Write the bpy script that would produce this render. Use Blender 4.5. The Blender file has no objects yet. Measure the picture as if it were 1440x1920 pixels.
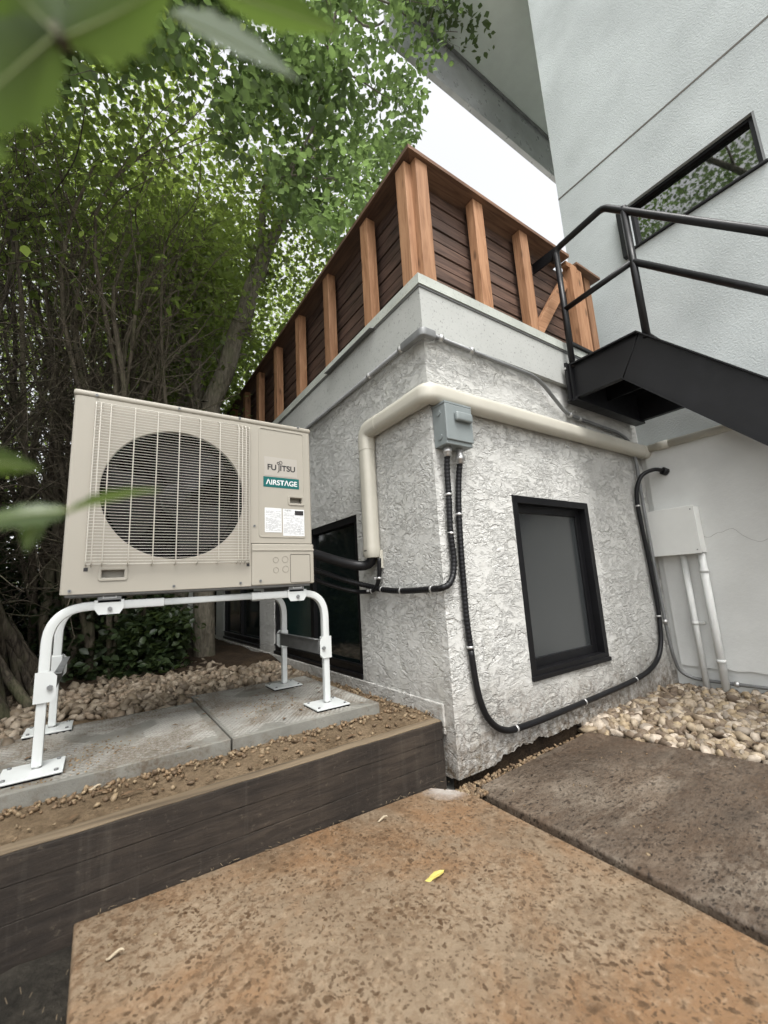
import bpy, bmesh, math, random
import numpy as np
from mathutils import Vector, Matrix, Quaternion, noise
random.seed(7); rng = np.random.default_rng(11)
sc = bpy.context.scene; COL = sc.collection
PI = math.pi

# ------------------------------------------------------------------ camera, sky, sun, exposure
CAM = Vector((-1.186, -1.315, 0.760)); FPX = 776.88
pitch, yaw, roll = math.radians(100.097), math.radians(-34.575), math.radians(-3.279)
RM = Matrix.Rotation(yaw, 3, 'Z') @ Matrix.Rotation(pitch, 3, 'X') @ Matrix.Rotation(roll, 3, 'Z')
cd = bpy.data.cameras.new('camera'); cam = bpy.data.objects.new('camera', cd); COL.objects.link(cam)
cam.matrix_world = Matrix.Translation(CAM) @ RM.to_4x4()
cd.sensor_fit = 'VERTICAL'; cd.sensor_height = 36; cd.sensor_width = 27; cd.lens = FPX/1920*36
cd.clip_start = 0.02; cd.clip_end = 500
cd.dof.use_dof = True; cd.dof.focus_distance = 2.2; cd.dof.aperture_fstop = 3.0
sc.camera = cam

SUN_EL, SUN_AZ = math.radians(62), math.radians(200)      # azimuth measured clockwise from +Y
world = bpy.data.worlds.new('World'); sc.world = world; world.use_nodes = True
wn = world.node_tree; wn.nodes.clear()
sky = wn.nodes.new('ShaderNodeTexSky'); sky.sky_type = 'NISHITA'; sky.sun_disc = False
sky.sun_elevation = SUN_EL; sky.sun_rotation = SUN_AZ; sky.dust_density = 4.0; sky.air_density = 1.0
hs = wn.nodes.new('ShaderNodeHueSaturation'); hs.inputs['Saturation'].default_value = 0.10
bg = wn.nodes.new('ShaderNodeBackground'); bg.inputs['Strength'].default_value = 0.15
wo = wn.nodes.new('ShaderNodeOutputWorld')
wn.links.new(sky.outputs[0], hs.inputs['Color']); wn.links.new(hs.outputs[0], bg.inputs['Color']); wn.links.new(bg.outputs[0], wo.inputs[0])
sd = bpy.data.lights.new('sun', 'SUN'); sd.energy = 0.8; sd.angle = math.radians(24); sd.color = (1, .97, .92)
so = bpy.data.objects.new('sun', sd); COL.objects.link(so)
sv = Vector((math.sin(SUN_AZ)*math.cos(SUN_EL), math.cos(SUN_AZ)*math.cos(SUN_EL), math.sin(SUN_EL)))
so.rotation_euler = (sv).to_track_quat('Z', 'Y').to_euler(); so.location = (0, -3, 9)
sc.view_settings.view_transform = 'Standard'; sc.view_settings.look = 'None'
sc.view_settings.gamma = 1; sc.view_settings.exposure = 1.4; sc.view_settings.use_curve_mapping = False
sc.cycles.max_bounces = 8; sc.cycles.transparent_max_bounces = 8

def at(px, py, ax, v):
    """point where the sight line through a photo position meets a world plane"""
    d = RM @ Vector(((px-720)/FPX, -(py-960)/FPX, -1)); i = 'xyz'.index(ax)
    return CAM + d*((v-CAM[i])/d[i])
def ray(px, py, dist):
    d = RM @ Vector(((px-720)/FPX, -(py-960)/FPX, -1)); return CAM + d*dist
def proj(P):
    c = RM.transposed() @ (Vector(P)-CAM); return 720+FPX*c.x/-c.z, 960-FPX*c.y/-c.z
RMn = np.array(RM); CAMn = np.array(CAM)
def projn(P):
    c = (P-CAMn) @ RMn
    z = np.where(c[:, 2] < -0.01, -c[:, 2], 1e-3)
    return 720+FPX*c[:, 0]/z, 960-FPX*c[:, 1]/z, -c[:, 2]

# ------------------------------------------------------------------ materials
class NT:
    def __init__(s, name):
        s.m = bpy.data.materials.new(name); s.m.use_nodes = True; s.t = s.m.node_tree; s.t.nodes.clear()
        s.out = s.t.nodes.new('ShaderNodeOutputMaterial'); s.b = s.t.nodes.new('ShaderNodeBsdfPrincipled')
        s.t.links.new(s.b.outputs[0], s.out.inputs[0]); s.tc = s.t.nodes.new('ShaderNodeTexCoord')
    def n(s, typ, **kw):
        nd = s.t.nodes.new('ShaderNode'+typ)
        for k, v in kw.items(): setattr(nd, k, v)
        return nd
    def l(s, a, b): s.t.links.new(a, b)
    def mapn(s, scale=(1, 1, 1), rot=(0, 0, 0), src='Object'):
        m = s.n('Mapping'); m.inputs['Scale'].default_value = scale; m.inputs['Rotation'].default_value = rot
        s.l(s.tc.outputs[src], m.inputs[0]); return m.outputs[0]
    def noise(s, vec, scale, detail=3, rough=.5, dist=0, out=0):
        n = s.n('TexNoise'); n.inputs['Scale'].default_value = scale; n.inputs['Detail'].default_value = detail
        n.inputs['Roughness'].default_value = rough; n.inputs['Distortion'].default_value = dist; s.l(vec, n.inputs['Vector']); return n.outputs[out]
    def math(s, op, a, b=None, c=None, clamp=False):
        n = s.n('Math', operation=op); n.use_clamp = clamp
        for i, v in enumerate((a, b, c)):
            if v is None: continue
            if isinstance(v, (int, float)): n.inputs[i].default_value = v
            else: s.l(v, n.inputs[i])
        return n.outputs[0]
    def ramp(s, fac, stops, interp='LINEAR'):
        r = s.n('ValToRGB'); r.color_ramp.interpolation = interp; e = r.color_ramp.elements
        while len(e) < len(stops): e.new(.5)
        for i, (p, c) in enumerate(stops):
            e[i].position = p; e[i].color = (c, c, c, 1) if isinstance(c, (int, float)) else (*c, 1)
        s.l(fac, r.inputs[0]); return r.outputs[0]
    def mix(s, fac, a, b, blend='MIX'):
        n = s.n('MixRGB', blend_type=blend)
        for i, v in zip((0, 1, 2), (fac, a, b)):
            if isinstance(v, (int, float)): n.inputs[i].default_value = v if i == 0 else (v, v, v, 1)
            elif isinstance(v, tuple): n.inputs[i].default_value = (*v, 1)
            else: s.l(v, n.inputs[i])
        return n.outputs[0]
    def bump(s, h, strength=.5, dist=.01, prev=None):
        n = s.n('Bump'); n.inputs['Strength'].default_value = strength; n.inputs['Distance'].default_value = dist
        s.l(h, n.inputs['Height'])
        if prev is not None: s.l(prev, n.inputs['Normal'])
        return n.outputs[0]
    def set(s, color=None, rough=None, metal=None, normal=None, spec=None, coat=None):
        for k, v in (('Base Color', color), ('Roughness', rough), ('Metallic', metal), ('Normal', normal), ('Specular IOR Level', spec), ('Coat Weight', coat)):
            if v is None: continue
            if isinstance(v, tuple): s.b.inputs[k].default_value = (*v, 1)
            elif isinstance(v, (int, float)): s.b.inputs[k].default_value = v
            else: s.l(v, s.b.inputs[k])
        return s.m

def plain(name, c, rough=.5, metal=0, var=.12, nscale=8, bump=0.0, bscale=60, spec=None, coat=None, spots=0):
    t = NT(name); v = t.mapn()
    n = t.noise(v, nscale, 5, .6)
    f = t.ramp(n, [(.3, 0.0), (.7, 1.0)])
    col = t.mix(f, tuple(x*(1-var) for x in c), tuple(min(1, x*(1+var)) for x in c))
    if spots:
        sp = t.ramp(t.noise(v, 70, 4, .7), [(.59, 0.0), (.65, 1.0)])
        col = t.mix(t.math('MULTIPLY', sp, spots), col, tuple(x*.35 for x in c))
    n2 = t.noise(v, nscale*3, 4)
    r = t.math('ADD', t.math('MULTIPLY', n2, .25), rough-.12)
    nm = t.bump(t.noise(v, bscale, 4, .6), 1.0, bump) if bump else None
    return t.set(col, r, metal, nm, spec, coat)

def stucco(name, c, lace=1.0, green=0.0):
    t = NT(name)
    v = t.mapn((1, 1, 1.7))
    w = t.noise(v, 8, 4, .65, 0, 1)
    vv = t.n('VectorMath', operation='MULTIPLY_ADD'); t.l(w, vv.inputs[0]); vv.inputs[1].default_value = (.15, .15, .12); t.l(v, vv.inputs[2])
    p = vv.outputs[0]
    # trowelled skips: a soft rise that breaks off in a crinkled edge
    def skip(scale, lo, edge, seed):
        mp = t.n('Mapping'); mp.inputs['Location'].default_value = (seed, seed, seed); t.l(p, mp.inputs[0])
        return t.ramp(t.noise(mp.outputs[0], scale, 3, .58, .5), [(lo, 0.0), (edge, 1.0), (edge+.014, .30), (.80, .12)])
    a = skip(15, .36, .500, 0.0); b = skip(24, .36, .490, 5.3)
    mb = t.ramp(t.noise(v, 7, 3, .6), [(.42, 0.0), (.56, 1.0)])
    h = t.math('ADD', t.math('MULTIPLY', a, t.math('SUBTRACT', 1.0, t.math('MULTIPLY', mb, .6))), t.math('MULTIPLY', t.math('MULTIPLY', b, mb), .75))
    fine = t.noise(v, 120, 4, .65)
    big = t.noise(v, 3.2, 2, .5)
    amp = t.ramp(big, [(.34, .30), (.54, 1.0)])
    h = t.math('MULTIPLY', h, amp)
    h = t.math('ADD', h, t.math('MULTIPLY', fine, .07))
    nm = t.bump(h, 1.0, .0098*lace)
    v1 = t.mapn()
    f = t.ramp(t.noise(v1, 2.3, 5, .65), [(.3, 0.0), (.7, 1.0)])
    col = t.mix(f, tuple(x*.86 for x in c), c)
    # dirt: splash-back stain on the lowest hand's breadth and dust caught in the crevices
    sep = t.n('SeparateXYZ'); t.l(t.tc.outputs['Object'], sep.inputs[0])
    wob = t.math('MULTIPLY', t.math('SUBTRACT', t.noise(v1, 6, 5, .65), .5), .35)
    low = t.ramp(t.math('ADD', sep.outputs[2], wob), [(.03, 1.0), (.40, 0.0)])
    dirtn = t.ramp(t.noise(v1, 28, 5, .7), [(.36, .35), (.60, 1.0)])
    col = t.mix(t.math('MULTIPLY', low, t.math('MULTIPLY', dirtn, 1.0)), col, (.125, .095, .065))
    vst = t.ramp(t.noise(t.mapn((9, 9, .8)), 1.6, 4, .6), [(.50, 0.0), (.70, 1.0)])
    col = t.mix(t.math('MULTIPLY', vst, .14), col, (.33, .33, .27))
    sp = t.ramp(t.noise(v1, 60, 3, .6), [(.67, 0.0), (.72, 1.0)])
    col = t.mix(t.math('MULTIPLY', sp, .25), col, tuple(x*.45 for x in c))
    return t.set(col, .78, 0, nm, .3)

def slabmat(name, base, dark, rust, spotc, rustamt, seed=0, dens=1.0, wet=.0, light=None, st=(1, 1, 1)):
    t = NT(name); v = t.mapn(); m2 = t.n('Mapping'); m2.inputs['Location'].default_value = (seed, seed*.7, 0); m2.inputs['Scale'].default_value = st; t.l(v, m2.inputs[0]); v = m2.outputs[0]
    f = t.ramp(t.noise(v, 3.1, 8, .68), [(.32, 0.0), (.68, 1.0)])
    col = t.mix(f, dark, base)
    if light is not None:
        fl = t.ramp(t.noise(v, 2.2, 7, .7, .4), [(.48, 0.0), (.72, 1.0)]); col = t.mix(fl, col, light)
    rf = t.ramp(t.noise(v, 2.1, 8, .70, .5), [(.44, 0.0), (.58, 1.0)])
    col = t.mix(t.math('MULTIPLY', rf, rustamt), col, rust)
    zone = t.ramp(t.noise(v, 2.4, 4, .6), [(.36, .15), (.60, 1.0)])
    mott = t.ramp(t.noise(v, 46, 6, .72, .5), [(.49, 0.0), (.56, 1.0)])
    col = t.mix(t.math('MULTIPLY', t.math('MULTIPLY', mott, zone), .70), col, tuple(x*.5 for x in rust))
    pale = t.ramp(t.noise(v, 48, 5, .7, .3), [(.54, 0.0), (.66, 1.0)])
    col = t.mix(t.math('MULTIPLY', pale, .35), col, tuple(min(1, x*1.5) for x in base))
    # rain-drop marks: cells of random radius
    tot = None
    warp = t.noise(v, 34, 3, .6, 0, 1)
    vm = t.n('VectorMath', operation='MULTIPLY_ADD'); t.l(warp, vm.inputs[0]); vm.inputs[1].default_value = (.034, .034, 0); t.l(v, vm.inputs[2])
    for scl, thr, amt in ((28, .34, .55), (52, .48, .95), (85, .56, 1.0), (140, .6, .9)):
        vo = t.n('TexVoronoi'); vo.inputs['Scale'].default_value = scl; t.l(vm.outputs[0], vo.inputs['Vector'])
        sp = t.n('SeparateXYZ'); t.l(vo.outputs['Color'], sp.inputs[0])
        rad = t.math('MULTIPLY', t.ramp(sp.outputs[0], [(.55/dens if dens > 1 else .55, 0.0), (1.0, 1.0)]), thr)
        s_ = t.ramp(t.math('SUBTRACT', rad, vo.outputs['Distance']), [(0.0, 0.0), (.11, 1.0)])
        zn = t.ramp(t.noise(v, scl*.12, 3, .6), [(.38, .40), (.58, 1.0)])
        s_ = t.math('MULTIPLY', s_, t.math('MULTIPLY', zn, amt))
        col = t.mix(s_, col, spotc); tot = s_ if tot is None else t.math('ADD', tot, s_)
    if seed < 5:
        vd = t.n('VectorMath', operation='DISTANCE'); t.l(t.tc.outputs['Object'], vd.inputs[0]); vd.inputs[1].default_value = (-.075, -.005, 0)
        ef = t.ramp(t.math('ADD', vd.outputs['Value'], t.math('MULTIPLY', t.math('SUBTRACT', t.noise(v, 30, 4, .7), .5), .09)), [(.02, .85), (.10, 0.0)])
        col = t.mix(ef, col, (.50, .47, .44))
    grime = t.ramp(t.noise(v, 4.5, 7, .72, .6), [(.52, 0.0), (.66, 1.0)])
    col = t.mix(t.math('MULTIPLY', grime, .45), col, spotc)
    fine = t.noise(v, 180, 4, .7)
    col = t.mix(t.ramp(fine, [(.35, .3), (.65, 0.0)]), col, dark)
    r = t.math('SUBTRACT', t.math('ADD', t.math('MULTIPLY', t.noise(v, 5, 4), .3), .55-wet), t.math('MULTIPLY', tot, .15))
    hh = t.math('ADD', t.math('MULTIPLY', t.noise(v, 26, 6, .7), 1.0), t.math('MULTIPLY', fine, .25))
    return t.set(col, r, 0, t.bump(hh, .9, .004), .35)

def woodmat(name, c, dark, axis='Z', scale=1, rough=.6, knots=True):
    t = NT(name)
    s = {'X': (1.2, 14, 14), 'Y': (14, 1.2, 14), 'Z': (14, 14, 1.2)}[axis]
    rnd = t.n('NewGeometry').outputs['Random Per Island']
    oi = t.n('ObjectInfo').outputs['Random']
    m = t.n('Mapping'); m.inputs['Scale'].default_value = s; t.l(t.tc.outputs['Object'], m.inputs[0])
    ad = t.n('VectorMath', operation='ADD'); t.l(m.outputs[0], ad.inputs[0])
    cx = t.n('CombineXYZ'); k = t.math('MULTIPLY', t.math('ADD', rnd, oi), 37.0); t.l(k, cx.inputs[0]); t.l(k, cx.inputs[1]); t.l(k, cx.inputs[2]); t.l(cx.outputs[0], ad.inputs[1])
    g = t.noise(ad.outputs[0], 2.2*scale, 6, .6, 1.2)
    col = t.mix(t.ramp(g, [(.35, 0.0), (.62, 1.0)]), dark, c)
    vr = t.ramp(t.math('FRACT', t.math('MULTIPLY', t.math('ADD', rnd, oi), 7.31)), [(0.0, .72), (1.0, 1.15)])
    col = t.mix(1.0, col, vr, 'MULTIPLY')
    if knots:
        mk = t.n('Mapping'); ks = tuple(x*.55 for x in {'X': (5, 14, 14), 'Y': (14, 5, 14), 'Z': (14, 14, 5)}[axis]); mk.inputs['Scale'].default_value = ks
        t.l(t.tc.outputs['Object'], mk.inputs[0]); a2 = t.n('VectorMath', operation='ADD'); t.l(mk.outputs[0], a2.inputs[0]); t.l(cx.outputs[0], a2.inputs[1])
        vo = t.n('TexVoronoi'); vo.inputs['Scale'].default_value = 1.6; t.l(a2.outputs[0], vo.inputs['Vector'])
        kn = t.ramp(vo.outputs['Distance'], [(.07, 1.0), (.20, 0.0)])
        col = t.mix(t.math('MULTIPLY', kn, .75), col, tuple(x*.3 for x in dark))
    return t.set(col, rough, 0, t.bump(g, .5, .002), .3)

def leafmat(name, c1, c2, tr, trans=.55, rough=.42):
    t = NT(name)
    rnd = t.n('NewGeometry').outputs['Random Per Island']
    col = t.mix(rnd, c1, c2)
    big = t.ramp(t.noise(t.mapn(), 1.1, 3), [(.35, .75), (.65, 1.25)])
    col = t.mix(1.0, col, big, 'MULTIPLY')
    t.set(col, rough, 0, None, .45)
    tb = t.n('BsdfTranslucent'); tc = t.mix(1.0, t.mix(rnd, tr, tuple(x*.75 for x in tr)), big, 'MULTIPLY'); t.l(tc, tb.inputs[0])
    mx = t.n('MixShader'); mx.inputs[0].default_value = trans; t.l(t.b.outputs[0], mx.inputs[1]); t.l(tb.outputs[0], mx.inputs[2]); t.l(mx.outputs[0], t.out.inputs[0])
    return t.m

def barkmat(name, c, dark):
    t = NT(name); g = t.noise(t.mapn((16, 16, 3.5)), 3, 6, .65, .6)
    col = t.mix(t.ramp(g, [(.35, 0.0), (.65, 1.0)]), dark, c)
    mo = t.ramp(t.noise(t.mapn(), 5, 5, .65), [(.5, 0.0), (.66, 1.0)])
    col = t.mix(t.math('MULTIPLY', mo, .35), col, (.09, .11, .045))
    return t.set(col, .85, 0, t.bump(g, .8, .008), .2)

def stonemat(name, cols):
    t = NT(name); rnd = t.n('NewGeometry').outputs['Random Per Island']
    col = t.ramp(rnd, [(i/len(cols), c) for i, c in enumerate(cols)], 'CONSTANT')
    n = t.noise(t.mapn(), 45, 5, .6)
    col = t.mix(t.ramp(n, [(.35, .45), (.65, 0.0)]), col, (.10, .075, .05))
    return t.set(col, .6, 0, t.bump(n, .5, .003), .35)

M = {}
M['stucco'] = stucco('lace_stucco', (.58, .578, .55))
M['stucco_left'] = M['stucco']
M['fascia'] = plain('painted_fascia', (.39, .397, .377), .6, var=.07, nscale=3, bump=.001, spots=.7)
M['coping'] = plain('coping_metal', (.42, .44, .40), .45, var=.16, nscale=5, spots=.5)
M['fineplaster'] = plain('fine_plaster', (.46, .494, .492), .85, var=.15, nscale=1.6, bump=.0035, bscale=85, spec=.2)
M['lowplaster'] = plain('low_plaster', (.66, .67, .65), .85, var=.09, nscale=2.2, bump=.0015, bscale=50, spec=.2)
M['soffit'] = plain('soffit_paint', (.66, .72, .68), .6, var=.04)
M['beam'] = plain('gutter_metal', (.45, .46, .47), .3, .5, var=.2, nscale=3)
M['black'] = plain('black_frame', (.005, .005, .006), .42, var=.2, spec=.3)
M['steel'] = plain('black_steel_paint', (.006, .006, .007), .40, var=.35, nscale=6, bump=.0004, spec=.32)
M['rubber'] = plain('black_conduit', (.006, .006, .007), .42, var=.2, spec=.3)
M['foam'] = plain('pipe_insulation', (.012, .012, .013), .8, var=.3)
M['galv'] = plain('galvanised_steel', (.19, .195, .195), .5, .4, var=.15, nscale=14)
M['zinc'] = plain('zinc_strap', (.50, .50, .49), .35, .7, var=.1)
M['greybox'] = plain('grey_enclosure', (.20, .225, .225), .45, var=.05)
M['beige'] = plain('beige_enamel', (.325, .302, .254), .45, var=.035, nscale=2, spec=.4)
M['beige_dark'] = plain('beige_seam', (.10, .09, .075), .7)
M['duct'] = plain('line_cover_plastic', (.47, .45, .385), .45, var=.06, nscale=4)
M['whitepipe'] = plain('white_paint_pipe', (.66, .67, .65), .5, var=.06, nscale=6, bump=.0006)
M['boxpaint'] = plain('utility_box_paint', (.70, .71, .68), .45, var=.03)
M['stand'] = plain('white_powder_coat', (.54, .56, .55), .35, var=.04, nscale=8, spec=.5)
M['dark'] = plain('matte_black', (.004, .004, .005), .8, spec=.05)
M['fan'] = plain('fan_plastic', (.007, .007, .008), .5, spec=.2)
M['coil'] = plain('coil_fins', (.03, .03, .032), .5, .3)
M['wire'] = plain('grille_enamel', (.56, .53, .47), .4, var=.03)
M['teal'] = plain('teal_badge', (.003, .095, .09), .45, var=.03, spec=.25)
M['ink'] = plain('black_ink', (.012, .010, .011), .5)
M['white'] = plain('white_print', (.64, .65, .65), .5, var=.02)
M['inkgrey'] = plain('grey_print', (.33, .33, .34), .6)
M['post'] = woodmat('redwood_post', (.375, .205, .112), (.23, .112, .055), 'Z')
M['brace'] = woodmat('redwood_brace', (.375, .205, .112), (.23, .112, .055), 'X')
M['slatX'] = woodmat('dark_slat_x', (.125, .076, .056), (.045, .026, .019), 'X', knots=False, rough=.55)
M['slatY'] = woodmat('shaded_slat_y', (.085, .052, .040), (.030, .018, .014), 'Y', knots=False, rough=.55)  # darker copy of the x slats, left-side shade put into the colour
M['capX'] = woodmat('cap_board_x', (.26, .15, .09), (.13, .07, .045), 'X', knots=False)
M['capY'] = woodmat('shaded_cap_board_y', (.12, .07, .045), (.06, .035, .025), 'Y', knots=False)  # same cap wood as x, darkened to paint the shade on the left
def timbermat():
    t = NT('stained_timber'); v = t.mapn()
    g = t.noise(t.mapn((2.2, 16, 22)), 2.4, 7, .66, .7); n = t.noise(v, 3.2, 6, .68)
    col = t.mix(t.ramp(n, [(.35, 0.0), (.65, 1.0)]), (.017, .0135, .011), (.045, .0345, .026))
    col = t.mix(t.ramp(g, [(.42, .55), (.58, 0.0)]), col, (.012, .0095, .008))
    dr = t.ramp(t.noise(t.mapn((14, 14, 1.0)), 1.5, 5, .7), [(.56, 0.0), (.68, 1.0)]); col = t.mix(t.math('MULTIPLY', dr, .12), col, (.12, .105, .085))
    du = t.ramp(t.noise(v, 55, 5, .75), [(.60, 0.0), (.70, 1.0)]); col = t.mix(t.math('MULTIPLY', du, .3), col, (.16, .13, .095))
    return t.set(col, .72, 0, t.bump(t.math('ADD', g, t.math('MULTIPLY', t.noise(v, 60, 5, .7), .5)), .8, .003), .3)
M['timber'] = timbermat()
M['timbertop'] = woodmat('weathered_timber_top', (.17, .13, .085), (.07, .052, .034), 'X', .6, .7, knots=False)
M['farground'] = plain('pale_yard', (.30, .29, .26), .9, var=.2, nscale=1)
M['roofing'] = plain('roof_membrane', (.42, .42, .40), .8, var=.1)
M['slab'] = slabmat('stained_patio', (.255, .195, .132), (.155, .112, .072), (.205, .108, .048), (.062, .034, .016), .80, 3.3, 1.6, .05)
M['slab2'] = slabmat('dark_patio', (.130, .100, .074), (.058, .043, .031), (.10, .060, .034), (.020, .014, .010), .45, 9.1, 1.3, .15, light=(.30, .255, .20), st=(.75, 1.5, 1))
def pavermat(name, c, seed):
    t = NT(name); v = t.mapn(); m2 = t.n('Mapping'); m2.inputs['Location'].default_value = (seed, 0, 0); t.l(v, m2.inputs[0]); v = m2.outputs[0]
    col = t.mix(t.ramp(t.noise(v, 5, 6, .65), [(.35, 0.0), (.65, 1.0)]), tuple(x*.72 for x in c), c)
    st = t.ramp(t.noise(v, 3.6, 6, .68, .5), [(.45, 0.0), (.57, 1.0)]); gr = t.ramp(t.noise(v, 80, 4, .7), [(.38, .25), (.58, 1.0)])
    col = t.mix(t.math('MULTIPLY', st, t.math('MULTIPLY', gr, .75)), col, (.085, .058, .034))
    sp = t.ramp(t.noise(v, 42, 5, .7), [(.60, 0.0), (.66, 1.0)]); col = t.mix(t.math('MULTIPLY', sp, .5), col, tuple(x*.35 for x in c))
    return t.set(col, .8, 0, t.bump(t.noise(v, 90, 5, .7), 1, .002), .3)
M['paver_tread'] = pavermat('paver_tread', (.27, .262, .235), 0)
M['paver'] = pavermat('concrete_paver', (.215, .21, .185), 0)
M['stone'] = stonemat('river_stone', [(.29, .23, .155), (.20, .15, .10), (.38, .31, .225), (.15, .11, .075), (.33, .255, .16), (.26, .22, .175), (.46, .39, .31), (.12, .088, .062)])
M['stone_dark'] = stonemat('shaded_river_stone', [(.20, .165, .12), (.14, .11, .075), (.27, .225, .17), (.10, .078, .055), (.22, .17, .12)])  # darker copy of river_stone, shade and dirt put into its colours
M['crumb'] = stonemat('soil_crumbs', [(.20, .135, .075), (.15, .095, .05), (.25, .185, .11), (.10, .065, .036)])
def soil(name, a, b, sc_=6):
    t = NT(name); v = t.mapn(); n = t.noise(v, sc_, 8, .72)
    col = t.mix(t.ramp(n, [(.35, 0.0), (.65, 1.0)]), a, b); n2 = t.noise(v, 60, 6, .7)
    col = t.mix(t.ramp(n2, [(.3, .6), (.6, 0.0)]), col, tuple(x*.4 for x in a))
    return t.set(col, .95, 0, t.bump(t.noise(v, 35, 7, .7), 1.0, .014), .15)
M['soil'] = soil('tan_soil', (.105, .073, .043), (.205, .150, .095))
M['soildark'] = soil('leaf_mould', (.022, .015, .010), (.055, .037, .022))
M['duff'] = soil('dark_mulch', (.018, .016, .013), (.045, .040, .032), 14)
M['bark'] = barkmat('bark', (.17, .145, .108), (.060, .050, .037))
M['barkdark'] = barkmat('bark_dark', (.095, .080, .060), (.015, .012, .009))
M['barklight'] = barkmat('bark_light', (.20, .18, .14), (.08, .07, .052))
M['leafA'] = leafmat('leaf_bright', (.075, .115, .048), (.115, .16, .062), (.22, .33, .10), .48)
M['leafB'] = leafmat('leaf_mid', (.040, .064, .026), (.070, .098, .036), (.32, .42, .09), .57)
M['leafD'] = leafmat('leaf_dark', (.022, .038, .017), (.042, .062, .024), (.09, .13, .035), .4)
M['leafN'] = leafmat('leaf_near', (.045, .075, .020), (.060, .095, .026), (.17, .26, .05), .42, .3)
M['leaf_glare'] = leafmat('leaf_painted_glare', (.30, .36, .31), (.34, .40, .35), (.30, .36, .28), .3, .25)  # whitish colour paints the sky's glare on a near leaf
M['leafrib'] = plain('leaf_rib', (.20, .25, .09), .5)
M['yellow'] = plain('yellow_leaf', (.50, .42, .11), .6)
M['deadleaf'] = plain('dead_leaf', (.11, .065, .032), .8, var=.4, nscale=20)
M['litterbrown'] = plain('litter_brown', (.14, .105, .065), .85, var=.4, nscale=30)
M['straw'] = plain('straw', (.36, .30, .21), .8)
M['boundary'] = plain('boundary_render', (.055, .058, .058), .8, var=.2, nscale=2, bump=.001)
def glassmat(name, tint, rough=.04, ior=None):
    t = NT(name); v = t.mapn((1, 1, 1))
    n = t.noise(v, 3, 3, .5)
    m = t.set(tuple(tint), t.math('ADD', t.math('MULTIPLY', n, .05), rough), 0, None, .9)
    if ior: t.b.inputs['IOR'].default_value = ior
    return m
M['glass'] = glassmat('window_glass_dark', (.006, .010, .010))
M['glassup'] = glassmat('upper_window_glass', (.004, .006, .005), .0, 2.1)
M['glassfrost'] = glassmat('frosted_glass', (.028, .031, .032), .14, 1.7)
M['glassteal'] = glassmat('teal_glass', (.010, .026, .024), .1)

# ------------------------------------------------------------------ mesh helpers
ORG = {}
def link(name, me, mat, parent=None, origin=None, smooth=None):
    vs = np.empty(len(me.vertices)*3, np.float32); me.vertices.foreach_get('co', vs); vs = vs.reshape(-1, 3)
    if parent is not None and origin is None: o = np.array(ORG[parent.name])
    elif origin is not None: o = np.array(origin, dtype=float)
    else:
        lo, hi = vs.min(0), vs.max(0); o = np.array(((lo[0]+hi[0])/2, (lo[1]+hi[1])/2, lo[2]))
    me.vertices.foreach_set('co', (vs-o).astype(np.float32).ravel())
    ob = bpy.data.objects.new(name, me); COL.objects.link(ob)
    if parent is not None:
        po = np.array(ORG[parent.name]); ob.parent = parent; ob.location = Vector(o-po)
    else: ob.location = Vector(o)
    ORG[ob.name] = tuple(o)
    if mat is not None: me.materials.append(M[mat] if isinstance(mat, str) else mat)
    if smooth: me.polygons.foreach_set('use_smooth', [True]*len(me.polygons))
    me.update(); return ob
def tag(o, label, cat, group=None, kind=None):
    if label: o['label'] = label
    if cat: o['category'] = cat
    if group: o['group'] = group
    if kind: o['kind'] = kind
    return o
def empty(name, loc, label, cat, group=None):
    o = bpy.data.objects.new(name, None); o.empty_display_size = .1; COL.objects.link(o); o.location = loc; ORG[o.name] = tuple(loc)
    return tag(o, label, cat, group)
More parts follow.
